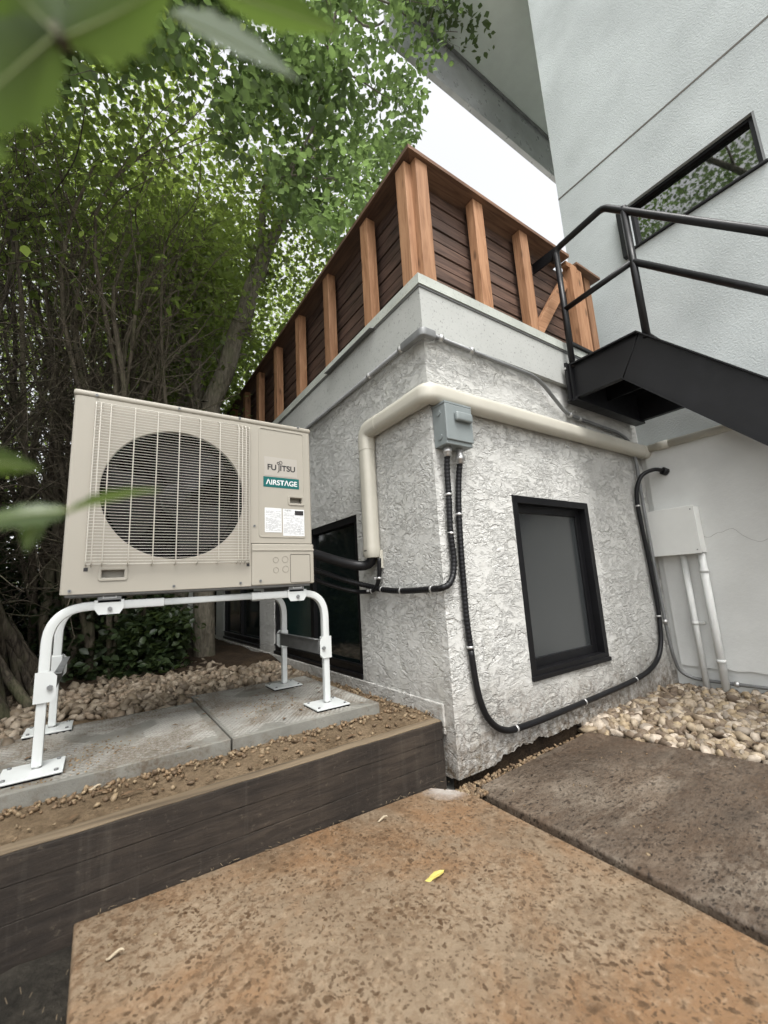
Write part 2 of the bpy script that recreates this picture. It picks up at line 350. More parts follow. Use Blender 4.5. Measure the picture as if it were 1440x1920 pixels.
class MB:
    def __init__(s): s.bm = bmesh.new()
    def box(s, a, b, bev=0.0, seg=2, rot=None, smooth=False):
        a = Vector(a); b = Vector(b); c = (a+b)/2; d = b-a
        r = bmesh.ops.create_cube(s.bm, size=1); vs = r['verts']
        for v in vs: v.co = Vector((v.co.x*d.x, v.co.y*d.y, v.co.z*d.z))
        if bev > 0:
            es = list({e for v in vs for e in v.link_edges})
            g = bmesh.ops.bevel(s.bm, geom=es, offset=bev, segments=seg, affect='EDGES', profile=.5)
            vs = list({v for f in g['faces'] for v in f.verts} | {v for v in vs if v.is_valid})
        for v in vs:
            co = v.co
            if rot is not None: co = rot @ co
            v.co = co+c
        return s
    def obox(s, c, d, rot, bev=0.0):
        """oriented box: centre, dimensions, rotation matrix"""
        d = Vector(d)/2; return s.box(Vector(c)-d, Vector(c)+d, bev, 2, rot)
    def sweep(s, pts, r, sides=10, sec=None, cap=True, up=None, closed=False, smooth=True):
        """tube along pts; r a radius or list; sec an optional list of (u,v) section points"""
        pts = [Vector(p) for p in pts]; n = len(pts)
        if not isinstance(r, (list, tuple)): r = [r]*n
        if sec is None: sec = [(math.cos(2*PI*i/sides), math.sin(2*PI*i/sides)) for i in range(sides)]
        T = []
        for i in range(n):
            a = pts[max(0, i-1)]; b = pts[min(n-1, i+1)]; T.append((b-a).normalized())
        u = Vector(up) if up else (Vector((0, 0, 1)) if abs(T[0].z) < .9 else Vector((1, 0, 0)))
        rings = []; N = (u - T[0]*u.dot(T[0])).normalized()
        for i in range(n):
            N = (N - T[i]*N.dot(T[i])).normalized(); B = T[i].cross(N)
            k = 1.0
            if 0 < i < n-1:
                c = (pts[i]-pts[i-1]).normalized().dot((pts[i+1]-pts[i]).normalized()); k = 1/max(.5, math.sqrt((1+c)/2)) if sides == 4 or len(sec) < 9 and len(sec) != sides else 1
            rings.append([s.bm.verts.new(pts[i]+(N*a+B*b)*r[i]) for a, b in sec])
        m = len(sec)
        for i in range(n-1):
            for j in range(m):
                f = s.bm.faces.new((rings[i][j], rings[i][(j+1) % m], rings[i+1][(j+1) % m], rings[i+1][j])); f.smooth = smooth
        if cap:
            s.bm.faces.new(rings[0][::-1]); s.bm.faces.new(rings[-1])
        return s
    def cyl(s, a, b, r, sides=16, r2=None):
        return s.sweep([a, b], [r, r if r2 is None else r2], sides)
    def face(s, pts):
        s.bm.faces.new([s.bm.verts.new(Vector(p)) for p in pts]); return s
    def prism(s, pts, vec):
        """polygon extruded by vec"""
        vec = Vector(vec); a = [s.bm.verts.new(Vector(p)) for p in pts]; b = [s.bm.verts.new(Vector(p)+vec) for p in pts]; n = len(a)
        s.bm.faces.new(a); s.bm.faces.new(b[::-1])
        for i in range(n): s.bm.faces.new((a[i], b[i], b[(i+1) % n], a[(i+1) % n]))
        return s
    def build(s, name, mat, parent=None, origin=None, autosmooth=False):
        bmesh.ops.recalc_face_normals(s.bm, faces=s.bm.faces[:])
        me = bpy.data.meshes.new(name); s.bm.to_mesh(me); s.bm.free()
        ob = link(name, me, mat, parent, origin)
        if autosmooth: me.polygons.foreach_set('use_smooth', [True]*len(me.polygons)); me.set_sharp_from_angle(angle=math.radians(40))
        return ob
def smoothpath(ctrl, n=8):
    """Catmull-Rom through control points"""
    P = [Vector(p) for p in ctrl]; P = [P[0]*2-P[1]]+P+[P[-1]*2-P[-2]]; out = []
    for i in range(1, len(P)-2):
        for k in range(n):
            t = k/n; a, b, c, d = P[i-1:i+3]
            out.append(.5*((2*b)+(-a+c)*t+(2*a-5*b+4*c-d)*t*t+(-a+3*b-3*c+d)*t**3))
    out.append(P[-2]); return out
def fillet(ctrl, rad, n=6):
    P = [Vector(p) for p in ctrl]; out = [P[0]]
    for i in range(1, len(P)-1):
        a, b, c = P[i-1:i+2]; u = (a-b); v = (c-b); R = min(rad, u.length*.49, v.length*.49)
        p0 = b+u.normalized()*R; p1 = b+v.normalized()*R
        for k in range(n+1):
            t = k/n; out.append((1-t)**2*p0+2*t*(1-t)*b+t*t*p1)
    out.append(P[-1]); return out
def rrect(w, h, r, n=4):
    pts = []
    for cx, cy, a0 in ((w/2-r, h/2-r, 0), (-w/2+r, h/2-r, 90), (-w/2+r, -h/2+r, 180), (w/2-r, -h/2+r, 270)):
        for k in range(n+1):
            a = math.radians(a0+90*k/n); pts.append((cx+r*math.cos(a), cy+r*math.sin(a)))
    return pts
def plate(name, outer, holes, thick, mtx, mat, parent=None, bevel=0.0, origin=None):
    """flat plate with real holes: 2D outlines filled and extruded"""
    cu = bpy.data.curves.new('tmp', 'CURVE'); cu.dimensions = '2D'; cu.fill_mode = 'BOTH'; cu.extrude = thick/2-bevel; cu.bevel_depth = bevel; cu.bevel_resolution = 1
    for loop in [outer]+holes:
        sp = cu.splines.new('POLY'); sp.points.add(len(loop)-1); sp.use_cyclic_u = True
        for p, (x, y) in zip(sp.points, loop): p.co = (x, y, 0, 1)
    ob = bpy.data.objects.new('tmp', cu); COL.objects.link(ob); bpy.context.view_layer.update()
    me = bpy.data.meshes.new_from_object(ob.evaluated_get(bpy.context.evaluated_depsgraph_get())); me.materials.clear()
    bpy.data.objects.remove(ob); bpy.data.curves.remove(cu)
    me.transform(mtx); me.name = name; me.polygons.foreach_set('use_smooth', [False]*len(me.polygons))
    return link(name, me, mat, parent, origin)
def PXZ(y): return Matrix(((1, 0, 0, 0), (0, 0, -1, y), (0, 1, 0, 0), (0, 0, 0, 1)))      # local (u,v) -> (x=u, z=v) facing -Y
def PYZ(x): return Matrix(((0, 0, -1, x), (-1, 0, 0, 0), (0, 1, 0, 0), (0, 0, 0, 1)))     # local (u,v) -> (y=-u, z=v) facing -X
def text(name, body, size, mtx, mat, parent, sx=1.0, thick=.0006, offset=0.0, align='CENTER', space=1.0):
    cu = bpy.data.curves.new('tmp', 'FONT'); cu.body = body; cu.size = size; cu.extrude = thick; cu.offset = offset; cu.align_x = align; cu.align_y = 'CENTER'; cu.space_character = space
    ob = bpy.data.objects.new('tmp', cu); COL.objects.link(ob); bpy.context.view_layer.update()
    me = bpy.data.meshes.new_from_object(ob.evaluated_get(bpy.context.evaluated_depsgraph_get())); me.materials.clear()
    bpy.data.objects.remove(ob); bpy.data.curves.remove(cu)
    me.transform(mtx @ Matrix.Diagonal((sx, 1, 1, 1))); me.name = name
    return link(name, me, mat, parent)
def text_fit(name, body, cx, cz, w, h, y, mat, parent, thick=.0002, bold=0.0):
    cu = bpy.data.curves.new('tmp', 'FONT'); cu.body = body; cu.size = 1; cu.offset = bold; cu.align_x = 'LEFT'
    ob = bpy.data.objects.new('tmp', cu); COL.objects.link(ob); bpy.context.view_layer.update()
    me = bpy.data.meshes.new_from_object(ob.evaluated_get(bpy.context.evaluated_depsgraph_get())); me.materials.clear()
    bpy.data.objects.remove(ob); bpy.data.curves.remove(cu)
    vs = np.empty(len(me.vertices)*3, np.float32); me.vertices.foreach_get('co', vs); vs = vs.reshape(-1, 3); lo, hi = vs.min(0), vs.max(0)
    m = Matrix.Translation((cx-w/2, y, cz-h/2)) @ Matrix(((w/(hi[0]-lo[0]), 0, 0, 0), (0, 0, -1, 0), (0, h/(hi[1]-lo[1]), 0, 0), (0, 0, 0, 1))) @ Matrix.Translation((-lo[0], -lo[1], 0))
    me.transform(m); me.name = name
    return link(name, me, mat, parent)
def rawmesh(name, V, F, mat, parent=None, origin=None, smooth=True):
    V = np.asarray(V, np.float32); F = np.asarray(F, np.int32); k = F.shape[1]
    me = bpy.data.meshes.new(name); me.vertices.add(len(V)); me.vertices.foreach_set('co', V.ravel())
    me.loops.add(F.size); me.loops.foreach_set('vertex_index', F.ravel()); me.polygons.add(len(F))
    me.polygons.foreach_set('loop_start', np.arange(0, F.size, k, dtype=np.int32)); me.polygons.foreach_set('loop_total', np.full(len(F), k, np.int32))
    if smooth: me.polygons.foreach_set('use_smooth', np.ones(len(F), bool))
    me.update(calc_edges=True); me.validate()
    return link(name, me, mat, parent, origin)

# ------------------------------------------------------------------ ground, slabs, soil
W = 1.98                                     # plane of the tall building's wall
ZS = 0.214; ZP = 0.262                       # raised bed, paver tops
def groundsheet(name, x0, x1, y0, y1, nx, ny, zf, mat, kind='structure', skirt=0.06):
    xs = np.linspace(x0, x1, nx+1); ys = np.linspace(y0, y1, ny+1); V = []; F = []
    for j, y in enumerate(ys):
        for i, x in enumerate(xs): V.append((x, y, zf(x, y)))
    for j in range(ny):
        for i in range(nx): a = j*(nx+1)+i; F.append((a, a+1, a+nx+2, a+nx+1))
    o = rawmesh(name, V, F, mat, smooth=True); o['kind'] = kind; return o
def nz(x, y, s, seed=0): return noise.noise(Vector((x*s+seed, y*s-seed, seed*.3)))
g = MB(); g.face([(-80, -80, -.055), (80, -80, -.055), (80, 80, -.055), (-80, 80, -.055)]); o = g.build('ground', 'farground'); o['kind'] = 'structure'
# raised bed behind the retaining wall
groundsheet('soil_bed', -3.4, .01, .06, 14, 110, 180, lambda x, y: ZS+.004+.010*nz(x, y, 7)+.006*nz(x, y, 25, 3)+(.03*nz(x, y, 1.5, 8) if y > 2 else 0)-(.02 if y < .11 else 0), 'soil')
groundsheet('leaf_mould', -3.4, .0, 1.75, 14, 60, 120, lambda x, y: ZS+.045*min(1, (y-1.75)*3)+.02*nz(x, y, 2.5)+.012*nz(x, y, 14, 3), 'soildark')
groundsheet('mulch', -3.2, -1.19, -3.5, .04, 60, 90, lambda x, y: -.018+.012*nz(x, y, 9)+.008*nz(x, y, 30, 2), 'duff')
# patio slabs: bevelled, gently tilted sheets of concrete
def slab(name, loop, zf, th, mat):
    bm = bmesh.new(); top = [bm.verts.new((x, y, zf(x, y))) for x, y in loop]; f = bm.faces.new(top)
    r = bmesh.ops.extrude_face_region(bm, geom=[f]); 
    for v in [e for e in r['geom'] if isinstance(e, bmesh.types.BMVert)]: v.co.z -= th
    bmesh.ops.recalc_face_normals(bm, faces=bm.faces[:])
    es = [e for e in bm.edges if all(abs(v.co.z-zf(v.co.x, v.co.y)) < 1e-5 for v in e.verts)]
    bmesh.ops.bevel(bm, geom=es, offset=.010, segments=3, affect='EDGES', profile=.5)
    me = bpy.data.meshes.new(name); bm.to_mesh(me); bm.free(); o = link(name, me, mat, origin=(0, 0, 0)); o['kind'] = 'structure'
    me.polygons.foreach_set('use_smooth', [True]*len(me.polygons)); me.set_sharp_from_angle(angle=math.radians(35)); return o
zA = lambda x, y: -.024*x
zB = lambda x, y: 0.0
def ragged(a, b, n, amp, seed):
    a = Vector(a); b = Vector(b); d = (b-a); nn = Vector((-d.y, d.x)).normalized(); out = []
    for i in range(n): t = i/n; p = a+d*t+nn*amp*noise.noise(Vector((t*9+seed, seed, 0))); out.append((p.x, p.y))
    return out
loopA = ragged((-.022, -.10), (-.030, -3.6), 40, .006, 1)+[(-.030, -3.6), (-1.195, -3.6)]+ragged((-1.195, -3.59), (-1.195, .044), 40, .006, 4)+[(-1.195, .044), (-.11, .040), (-.05, -.03)]
slab('patio_slab', loopA, zA, .07, 'slab')
loopB = [(.015, -.115), (.03, -.085)]+ragged((.05, -.065), (.835, -.028), 30, .008, 5)+ragged((.845, -.03), (.985, -.62), 30, .010, 6)+[(1.02, -.80), (1.2, -3.6), (.002, -3.6)]+ragged((.002, -3.58), (.012, -.13), 40, .006, 7)
slab('patio_slab_dark', loopB, zB, .07, 'slab2')
g = MB(); g.box((-.06, -3.6, -.05), (.86, .0, -.035)); o = g.build('joint_soil', 'duff'); o['kind'] = 'structure'
# gravel bed sub-base on the right
groundsheet('gravel_base', .80, 2.05, -3.6, .02, 30, 60, lambda x, y: -.030, 'soil')

def stones(name, n, place, size, mat, kind='stuff', sub=2):
    bm = bmesh.new(); bmesh.ops.create_icosphere(bm, subdivisions=sub, radius=1); bv = np.array([v.co[:] for v in bm.verts]); bf = np.array([[v.index for v in f.verts] for f in bm.faces]); bm.free()
    V = []; F = []; k = 0
    for i in range(n):
        p = place(i)
        if p is None: continue
        s = size*random.uniform(.45, 1.0)**1.3*1.65; sx, sy, sz = s*random.uniform(.85, 1.35), s*random.uniform(.6, 1.0), s*random.uniform(.42, .75)
        v = bv.copy(); ph = random.uniform(0, 50)
        d = np.array([noise.noise(Vector(q*1.3)+Vector((ph, ph, ph))) for q in v]); d2 = np.array([noise.noise(Vector(q*2.9)+Vector((ph, 9, ph))) for q in v]); v = v*(1+.50*d[:, None]+.20*d2[:, None])*np.array((sx, sy, sz))
        q = np.array(Quaternion((random.gauss(0, 1), random.gauss(0, 1)*.35, random.gauss(0, 1)*.35, random.gauss(0, 1))).normalized().to_matrix())
        V.append(v@q.T+np.array(p)); F.append(bf+k*len(bv)); k += 1
    o = rawmesh(name, np.concatenate(V), np.concatenate(F), mat); o['kind'] = kind; return o
def pl_right(i):
    y = -random.random()**1.25*1.6+.0; x = random.uniform(.84, 1.96)
    edge = .85+(-y)*.24+.012*math.sin(y*40)
    if x < edge: return None
    return (x, y, -.012+random.uniform(-.008, .022)+.02*min(1, (x-edge)/.25))
tag(stones('river_gravel', 3400, pl_right, .0215, 'stone'), 'tan and brown river pebbles spread below the utility box wall', 'gravel')
def pl_left(i):
    y = random.uniform(.85, 2.6); x = random.uniform(-2.0, -.08)
    if y < 1.0 and x > -.78: return None
    if x > -.78 and y < 1.12+.2*nz(x, y, 6): return None
    if x > -1.40 and x < -.74 and y < .98+max(0, (-.95-x))*.9: return None
    if nz(x, y, 1.6, 4)+ (2.0-y)*.8 < -.25: return None
    return (x, y, ZS+.012+random.uniform(-.004, .026))
tag(stones('shaded_gravel', 3300, pl_left, .024, 'stone_dark', sub=1), 'dusty, shade-darkened river pebbles heaped behind the paver slabs under the unit', 'gravel')
def pl_crumb(i):
    if random.random() < .7:
        x = random.uniform(-1.6, -.02); y = .30-abs(random.gauss(0, .045)) if random.random() < .75 else random.uniform(.09, .3)
        if x > -.15: y = random.uniform(.1, .6)
    else: x = random.uniform(-.14, -.01); y = random.uniform(.1, 1.1)
    return (x, max(.085, y), ZS+.010)
tag(stones('soil_crumbs', 620, pl_crumb, .0068, 'crumb', sub=1), 'loose tan crumbs of soil strewn between pavers and timber step', 'soil')

# ------------------------------------------------------------------ retaining step of stacked boards
rw = empty('retaining_wall', (-1.2, .08, 0), 'dark brown stacked timber step holding up the soil bed below the pavers', 'retaining wall')
for z0, z1, yy in ((.1485, .2125, .0485), (.0725, .1475, .0495), (-.06, .0715, .0488)):
    g = MB(); g.box((-3.4, yy, z0), (-.022, .10, z1), .0014)
    # subdivide the face so that the board edge can be a little uneven
    bmesh.ops.bisect_plane(g.bm, geom=g.bm.verts[:]+g.bm.edges[:]+g.bm.faces[:], plane_co=(-1, 0, 0), plane_no=(1, 0, 0))
    for k in range(1, 60):
        bmesh.ops.bisect_plane(g.bm, geom=g.bm.verts[:]+g.bm.edges[:]+g.bm.faces[:], plane_co=(-3.4+k*.0563, 0, 0), plane_no=(1, 0, 0))
    for v in g.bm.verts:
        v.co.z += .0022*nz(v.co.x, z0, 11); v.co.y += .0015*nz(v.co.x, z0, 7, 2)
    g.build('board', 'timber', rw)
g = MB(); g.box((-3.4, .052, .2130), (-.024, .098, .2165), .001)
for k in range(1, 80):
    bmesh.ops.bisect_plane(g.bm, geom=g.bm.verts[:]+g.bm.edges[:]+g.bm.faces[:], plane_co=(-3.4+k*.0425, 0, 0), plane_no=(1, 0, 0))
for v in g.bm.verts: v.co.z += .0022*nz(v.co.x, .150, 11); v.co.y += .002*nz(v.co.x, 1, 12)
g.build('worn_top', 'timbertop', rw)

# ------------------------------------------------------------------ pavers
def paver(x0, x1, y0, y1, label, seed):
    e = empty('paver_slab', ((x0+x1)/2, (y0+y1)/2, ZS), label, 'paver', 'concrete paver slabs under the stand')
    g = MB(); g.box((x0, y0, ZS-.01), (x1, y1, ZP), .004, 2); g.build('slab', 'paver', e)
    # moulded pimple tread on the upper face
    V = []; F = []; k = 0; rs = random.Random(seed); nx = int((x1-x0-.03)/.021); ny = int((y1-y0-.03)/.013)
    for i in range(nx):
        for j in range(ny):
            x = x0+.018+i*.021+(.0105 if j % 2 else 0); y = y0+.018+j*.013
            if x > x1-.018: continue
            if noise.noise(Vector((x*5+seed, y*5, 0))) < -.12: continue
            a, b, h = .0080, .0042, .0030
            V += [(x-a, y-b, ZP-.0002), (x+a, y-b, ZP-.0002), (x+a, y+b, ZP-.0002), (x-a, y+b, ZP-.0002), (x-a*.6, y-b*.5, ZP+h), (x+a*.6, y-b*.5, ZP+h), (x+a*.6, y+b*.5, ZP+h), (x-a*.6, y+b*.5, ZP+h)]
            F += [(k+4, k+5, k+6, k+7), (k, k+1, k+5, k+4), (k+1, k+2, k+6, k+5), (k+2, k+3, k+7, k+6), (k+3, k, k+4, k+7)]; k += 8
    rawmesh('tread_pattern', V, F, 'paver_tread', e, smooth=False)
    def pd(i):
        c = ((x0+.30, y0+.22), (x0+.18, y0+.10))[i % 2] if seed == 1 else ((x0+.28, y0+.42), (x0+.2, y0+.3))[i % 2]
        return (min(x1-.02, max(x0+.02, random.gauss(c[0], .085))), min(y1-.02, max(y0+.02, random.gauss(c[1], .06))), ZP+.001)
    o = stones('dirt', 260, pd, .0030, 'crumb', None, 1); o.parent = e; del o['kind']
    o.location = o.location-Vector(ORG[e.name])
    return e
paver(-1.47, -.7755, .306, .972, 'left concrete paver slab with diamond tread and a dirt patch', 1)
paver(-.7695, -.150, .306, 1.12, 'right concrete paver slab with ribbed tread nearest the stucco wall', 2)

# ------------------------------------------------------------------ low stucco building
ann = empty('stucco_annex', (0.99, 2, 0), 'low white rough stucco building with timber screen on its flat roof', 'building')
YE = 6.6                                                     # far end of the left wall
rag = []
n = 170
for i in range(n+1):
    x = .0+i*(W)/n
    t = .008+.035*max(0, noise.noise(Vector((x*9, 3, 0)))+.1)+.010*noise.noise(Vector((x*47, 1, 0)))+.006*noise.noise(Vector((x*120, 1, 0)))
    if .25 < x < .85: t += .020
    if x < .15: t = .006
    rag.append((x, max(.004, t)))
win = [(.503, .293), (1.183, .293), (1.183, 1.172), (.503, 1.172)]
plate('right_wall', rag+[(W, 2.16), (0, 2.16)], [win], .04, PXZ(.02), 'stucco', ann, origin=(0, 0, 0))
lwins = [(.685, 2.06, .29, 1.17), (2.43, 3.72, .30, 1.17), (4.10, 5.25, .31, 1.17)]
outer = [(-.0405, .0), (-.0405, 2.16), (-YE, 2.16), (-YE, .0)]
plate('left_wall', outer, [[(-a, c), (-a, d), (-b, d), (-b, c)] for a, b, c, d in lwins], .04, PYZ(.02), 'stucco_left', ann, origin=(0, 0, 0))
# inner skins of the openings' reveals and a dark interior
g = MB(); g.box((.04, .30, -.05), (W-.02, YE, 2.15)); g.build('inner_shell', 'dark', ann)
g = MB(); g.box((.025, .030, -.10), (W, .06, .28)); g.build('footing', 'soildark', ann)
g = MB(); g.box((.0, YE-.01, 0), (W, YE+.03, 2.15)); g.build('end_wall', 'stucco', ann)
# base board of stucco protrusion at left foot
g = MB(); g.box((-.012, .05, .16), (.0, YE, .275), .004); g.build('plinth', 'stucco', ann, origin=(0, 0, 0))
# fascia: two mitred boards under the coping
g = MB(); g.prism([(-.030, -.030, 1.895), (W, -.030, 1.895), (W, -.030, 2.13), (-.030, -.030, 2.13)], (0, .028, 0)); g.build('fascia', 'fascia', ann)
g = MB(); g.prism([(-.030, -.002, 1.895), (-.030, YE, 1.895), (-.030, YE, 2.13), (-.030, -.002, 2.13)], (.028, 0, 0)); g.build('fascia', 'fascia', ann)
def lcop(z0, z1, ov):
    return [(-ov, -ov), (W, -ov), (W, .16), (.16, .16), (.16, YE), (-ov, YE)]
g = MB(); g.prism([(x, y, 2.128) for x, y in lcop(0, 0, .042)], (0, 0, .052))
g.build('coping', 'coping', ann)
g = MB(); g.prism([(x, y, 2.118) for x, y in lcop(0, 0, .036)], (0, 0, .0095)); g.build('drip_edge', 'galv', ann)
g = MB(); g.obox((-.050, .62, 2.122), (.035, .55, .003), Matrix.Rotation(math.radians(-14), 3, 'Y')); g.build('loose_flashing', 'galv', ann)
g = MB(); g.box((.02, .02, 2.10), (W, YE, 2.15)); g.build('roof', 'roofing', ann)
# right-hand wall window (frosted, deep black frame)
def window_xz(x0, x1, z0, z1, parent):
    f = plate('window', rrect(x1-x0, z1-z0, .001, 1), [[(-(x1-x0)/2+.034, -(z1-z0)/2+.034), ((x1-x0)/2-.034, -(z1-z0)/2+.034), ((x1-x0)/2-.034, (z1-z0)/2-.034), (-(x1-x0)/2+.034, (z1-z0)/2-.034)]], .075, Matrix.Translation(((x0+x1)/2, 0, (z0+z1)/2)) @ PXZ(.0335), 'black', parent, .002)
    w, h = x1-x0-.068, z1-z0-.068
    plate('sash', rrect(w-.001, h-.001, .001, 1), [[(-w/2+.040, -h/2+.040), (w/2-.040, -h/2+.040), (w/2-.040, h/2-.040), (-w/2+.040, h/2-.040)]], .030, Matrix.Translation(((x0+x1)/2, 0, (z0+z1)/2)) @ PXZ(.052), 'black', f, .002)
    g = MB(); g.box((x0+.068, .050, z0+.068), (x1-.068, .056, z1-.068)); g.build('pane', 'glassfrost', f)
    g = MB(); g.box((x0-.004, -.014, z0-.010), (x1+.004, .02, z0+.012), .003); g.build('sill', 'black', f)
    return f
window_xz(.503, 1.183, .293, 1.172, ann)
for k, (a, b, c, d) in enumerate(lwins):
    w, h = b-a, d-c
    mid = 1.335 if k == 0 else (a+b)/2
    f = plate('window', [(-b, c), (-a, c), (-a, d), (-b, d)], [[(-b+.04, c+.05), (-mid-.025, c+.05), (-mid-.025, d-.04), (-b+.04, d-.04)], [(-mid+.025, c+.05), (-a-.04, c+.05), (-a-.04, d-.04), (-mid+.025, d-.04)]], .045, PYZ(.030), 'black', ann, .002)
    g = MB(); g.box((.034, a+.03, c+.03), (.040, mid, d-.03)); g.build('pane', 'glass', f)
    g = MB(); g.box((.034, mid+.004, c+.03), (.040, b-.03, d-.03)); g.build('pane', 'glassteal' if k == 0 else 'glass', f)
    g = MB(); g.box((-.008, a, c-.012), (.01, b, c+.012), .003); g.box((-.004, a, c+.05), (.01, b, c+.062), .002); g.build('sill', 'black', f)

# ------------------------------------------------------------------ tall building
tb = empty('tall_building', (W+2, -1.5, 0), 'tall pale grey plaster building with one narrow black window above the steel stair', 'building')
YC = .30
up = [(-YC, 1.60), (6.5, 1.60), (6.5, 8.2), (-YC, 8.2)]
wz0, wz1, wy0, wy1 = 3.13, 3.50, -.955, -.205
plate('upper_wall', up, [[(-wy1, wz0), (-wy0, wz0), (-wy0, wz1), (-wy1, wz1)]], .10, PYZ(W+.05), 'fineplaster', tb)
g = MB(); g.box((W+.10, -6.5, 1.6), (W+3, YC, 8.2)); g.box((W+.001, YC-.05, 1.605), (W+3, YC+.0, 8.19)); g.build('end_wall', 'fineplaster', tb)
g = MB(); g.box((W-.0025, -6.5, 4.008), (W+.01, YC, 4.022)); g.build('control_joint', 'beige_dark', tb)
# lower wall: smooth apron with ragged lower edge over a dark footing
rag = [(.034, .15)]
for i in range(60): rag.append((.034+i*.06+.06, .146+.008*noise.noise(Vector((i*.9, 2, 5)))))
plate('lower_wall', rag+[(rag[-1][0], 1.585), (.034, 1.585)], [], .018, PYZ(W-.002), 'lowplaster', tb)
g = MB(); g.box((W+.007, -6.5, -.05), (W+.10, .10, 1.60)); g.build('footing_wall', 'lowplaster', tb)
crk = []
V = at(1290, 998, 'x', W-.011); 
cr = [at(1290+150*t, 998+10*math.sin(t*9)+8*t+6*noise.noise(Vector((t*8, 0, 0))), 'x', W-.0115) for t in np.linspace(0, 1, 26)]
g = MB(); g.sweep(cr, [.0006+.0007*abs(noise.noise(Vector((i*.7, 1, 1)))) for i in range(26)], 5); g.build('crack', 'beige_dark', tb)
# window high in the wall
f = plate('window', [(-wy1, wz0), (-wy0, wz0), (-wy0, wz1), (-wy1, wz1)], [[(-wy1+.02, wz0+.018), (-wy0-.035, wz0+.018), (-wy0-.035, wz1-.02), (-wy1+.02, wz1-.02)]], .07, PYZ(W+.062), 'black', tb, .002)
g = MB(); g.box((W+.062, wy0+.03, wz0+.01), (W+.070, wy1-.015, wz1-.01)); g.build('pane', 'glassup', f)
g = MB(); g.box((W+.001, wy0, wz0-.002), (W+.06, wy0+.012, wz1)); g.build('jamb', 'galv', f)
g = MB(); g.box((W-.020, wy0-.01, wz0-.016), (W+.04, wy1+.005, wz0+.000), .003); g.build('sill', 'black', f)
wb = at(1168, 442, 'x', W)
lg = empty('wall_bar', (W-.02, wb.y, 3.16), 'slim black vertical bar with silver edge fixed left of the high window', 'wall light')  # plain bar beside the window, holds no lamp
g = MB(); p0 = at(1161, 400, 'x', W-.025); p1 = at(1175, 484, 'x', W-.025); ym = (p0.y+p1.y)/2
g.box((W-.045, ym-.018, p1.z), (W-.001, ym+.018, p0.z), .004); g.build('housing', 'black', lg)
g = MB(); g.box((W-.0475, ym-.021, p1.z+.004), (W-.035, ym-.0155, p0.z-.004), .001); g.build('trim', 'zinc', lg)
# roof overhang behind the corner: soffit with a metal gutter beam at its far edge
kf = 1.43; zb_ = .76+3.74*kf; yb_ = -1.315+1.727*kf
top = at(940, 180, 'y', yb_).z
g = MB(); g.box((.9, YC+.06, top), (W+3, yb_+.10, top+.22)); g.build('soffit', 'soffit', tb)
g = MB(); g.box((.9, yb_, zb_), (W+3, yb_+.06, top-.001), .004); g.build('gutter_beam', 'beam', tb)
g = MB(); g.box((.9, yb_-.03, top-.025), (W+3, yb_-.001, top-.001), .002); g.build('soffit_trim', 'galv', tb)

# ------------------------------------------------------------------ wooden screen on the flat roof
fz0, fz1 = 2.182, 2.925
fn = empty('wooden_screen', (.9, .1, fz0), 'redwood stud screen with dark horizontal boards on the flat roof', 'fence')
PW = .078
def postX(x, y=.0, top=fz1-.024, w=PW, d=.058):
    g = MB(); g.box((x, y, fz0), (x+w, y+d, top), .002); g.build('post', 'post', fn)
def postY(y, x=.0, top=fz1-.026):
    g = MB(); g.box((x, y, fz0), (x+.058, y+PW, top), .002); g.build('post', 'post', fn)
postX(.030, -.010); postX(.455); postX(.865); postX(1.405, -.004); postX(1.487, .006); postX(1.66, .04, fz1-.0)
postY(.030, -.012, fz1-.03)
for y in (.415, .925, 1.43, 1.93, 2.43, 2.90, 3.4, 3.9, 4.4, 4.9): postY(y)
g = MB(); a = Vector((.945, .055, fz0+.01)); b = Vector((1.40, .055, fz1-.14)); d = b-a
g.obox((a+b)/2, (d.length, .036, .072), Matrix.Rotation(-math.atan2(d.z, d.x), 3, 'Y'), .002); g.build('brace', 'brace', fn)
nS = 9; hS = (fz1-fz0-.04)/nS
g = MB()
for i in range(nS):
    z = fz0+.012+i*hS; g.box((.09, .085+.004*(i % 2), z), (1.40, .103+.004*(i % 2), z+hS-.010), .0015)
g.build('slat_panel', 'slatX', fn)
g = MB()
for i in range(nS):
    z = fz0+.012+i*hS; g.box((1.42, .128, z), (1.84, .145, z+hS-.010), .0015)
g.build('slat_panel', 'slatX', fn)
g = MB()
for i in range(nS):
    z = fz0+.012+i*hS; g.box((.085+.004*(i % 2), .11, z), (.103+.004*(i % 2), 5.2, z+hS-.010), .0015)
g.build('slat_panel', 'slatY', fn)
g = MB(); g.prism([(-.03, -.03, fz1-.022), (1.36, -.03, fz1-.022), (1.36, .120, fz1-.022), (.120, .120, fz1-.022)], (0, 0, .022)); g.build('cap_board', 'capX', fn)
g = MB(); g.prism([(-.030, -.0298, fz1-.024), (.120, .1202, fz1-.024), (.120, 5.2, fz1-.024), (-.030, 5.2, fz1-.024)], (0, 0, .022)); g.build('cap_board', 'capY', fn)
g = MB(); g.box((1.362, .0, fz1-.06), (1.50, .036, fz1-.022), .002); g.build('top_rail', 'brace', fn)
g = MB(); g.box((1.49, -.01, fz1-.001), (1.80, .15, fz1+.018), .002); g.build('cap_board', 'capX', fn)

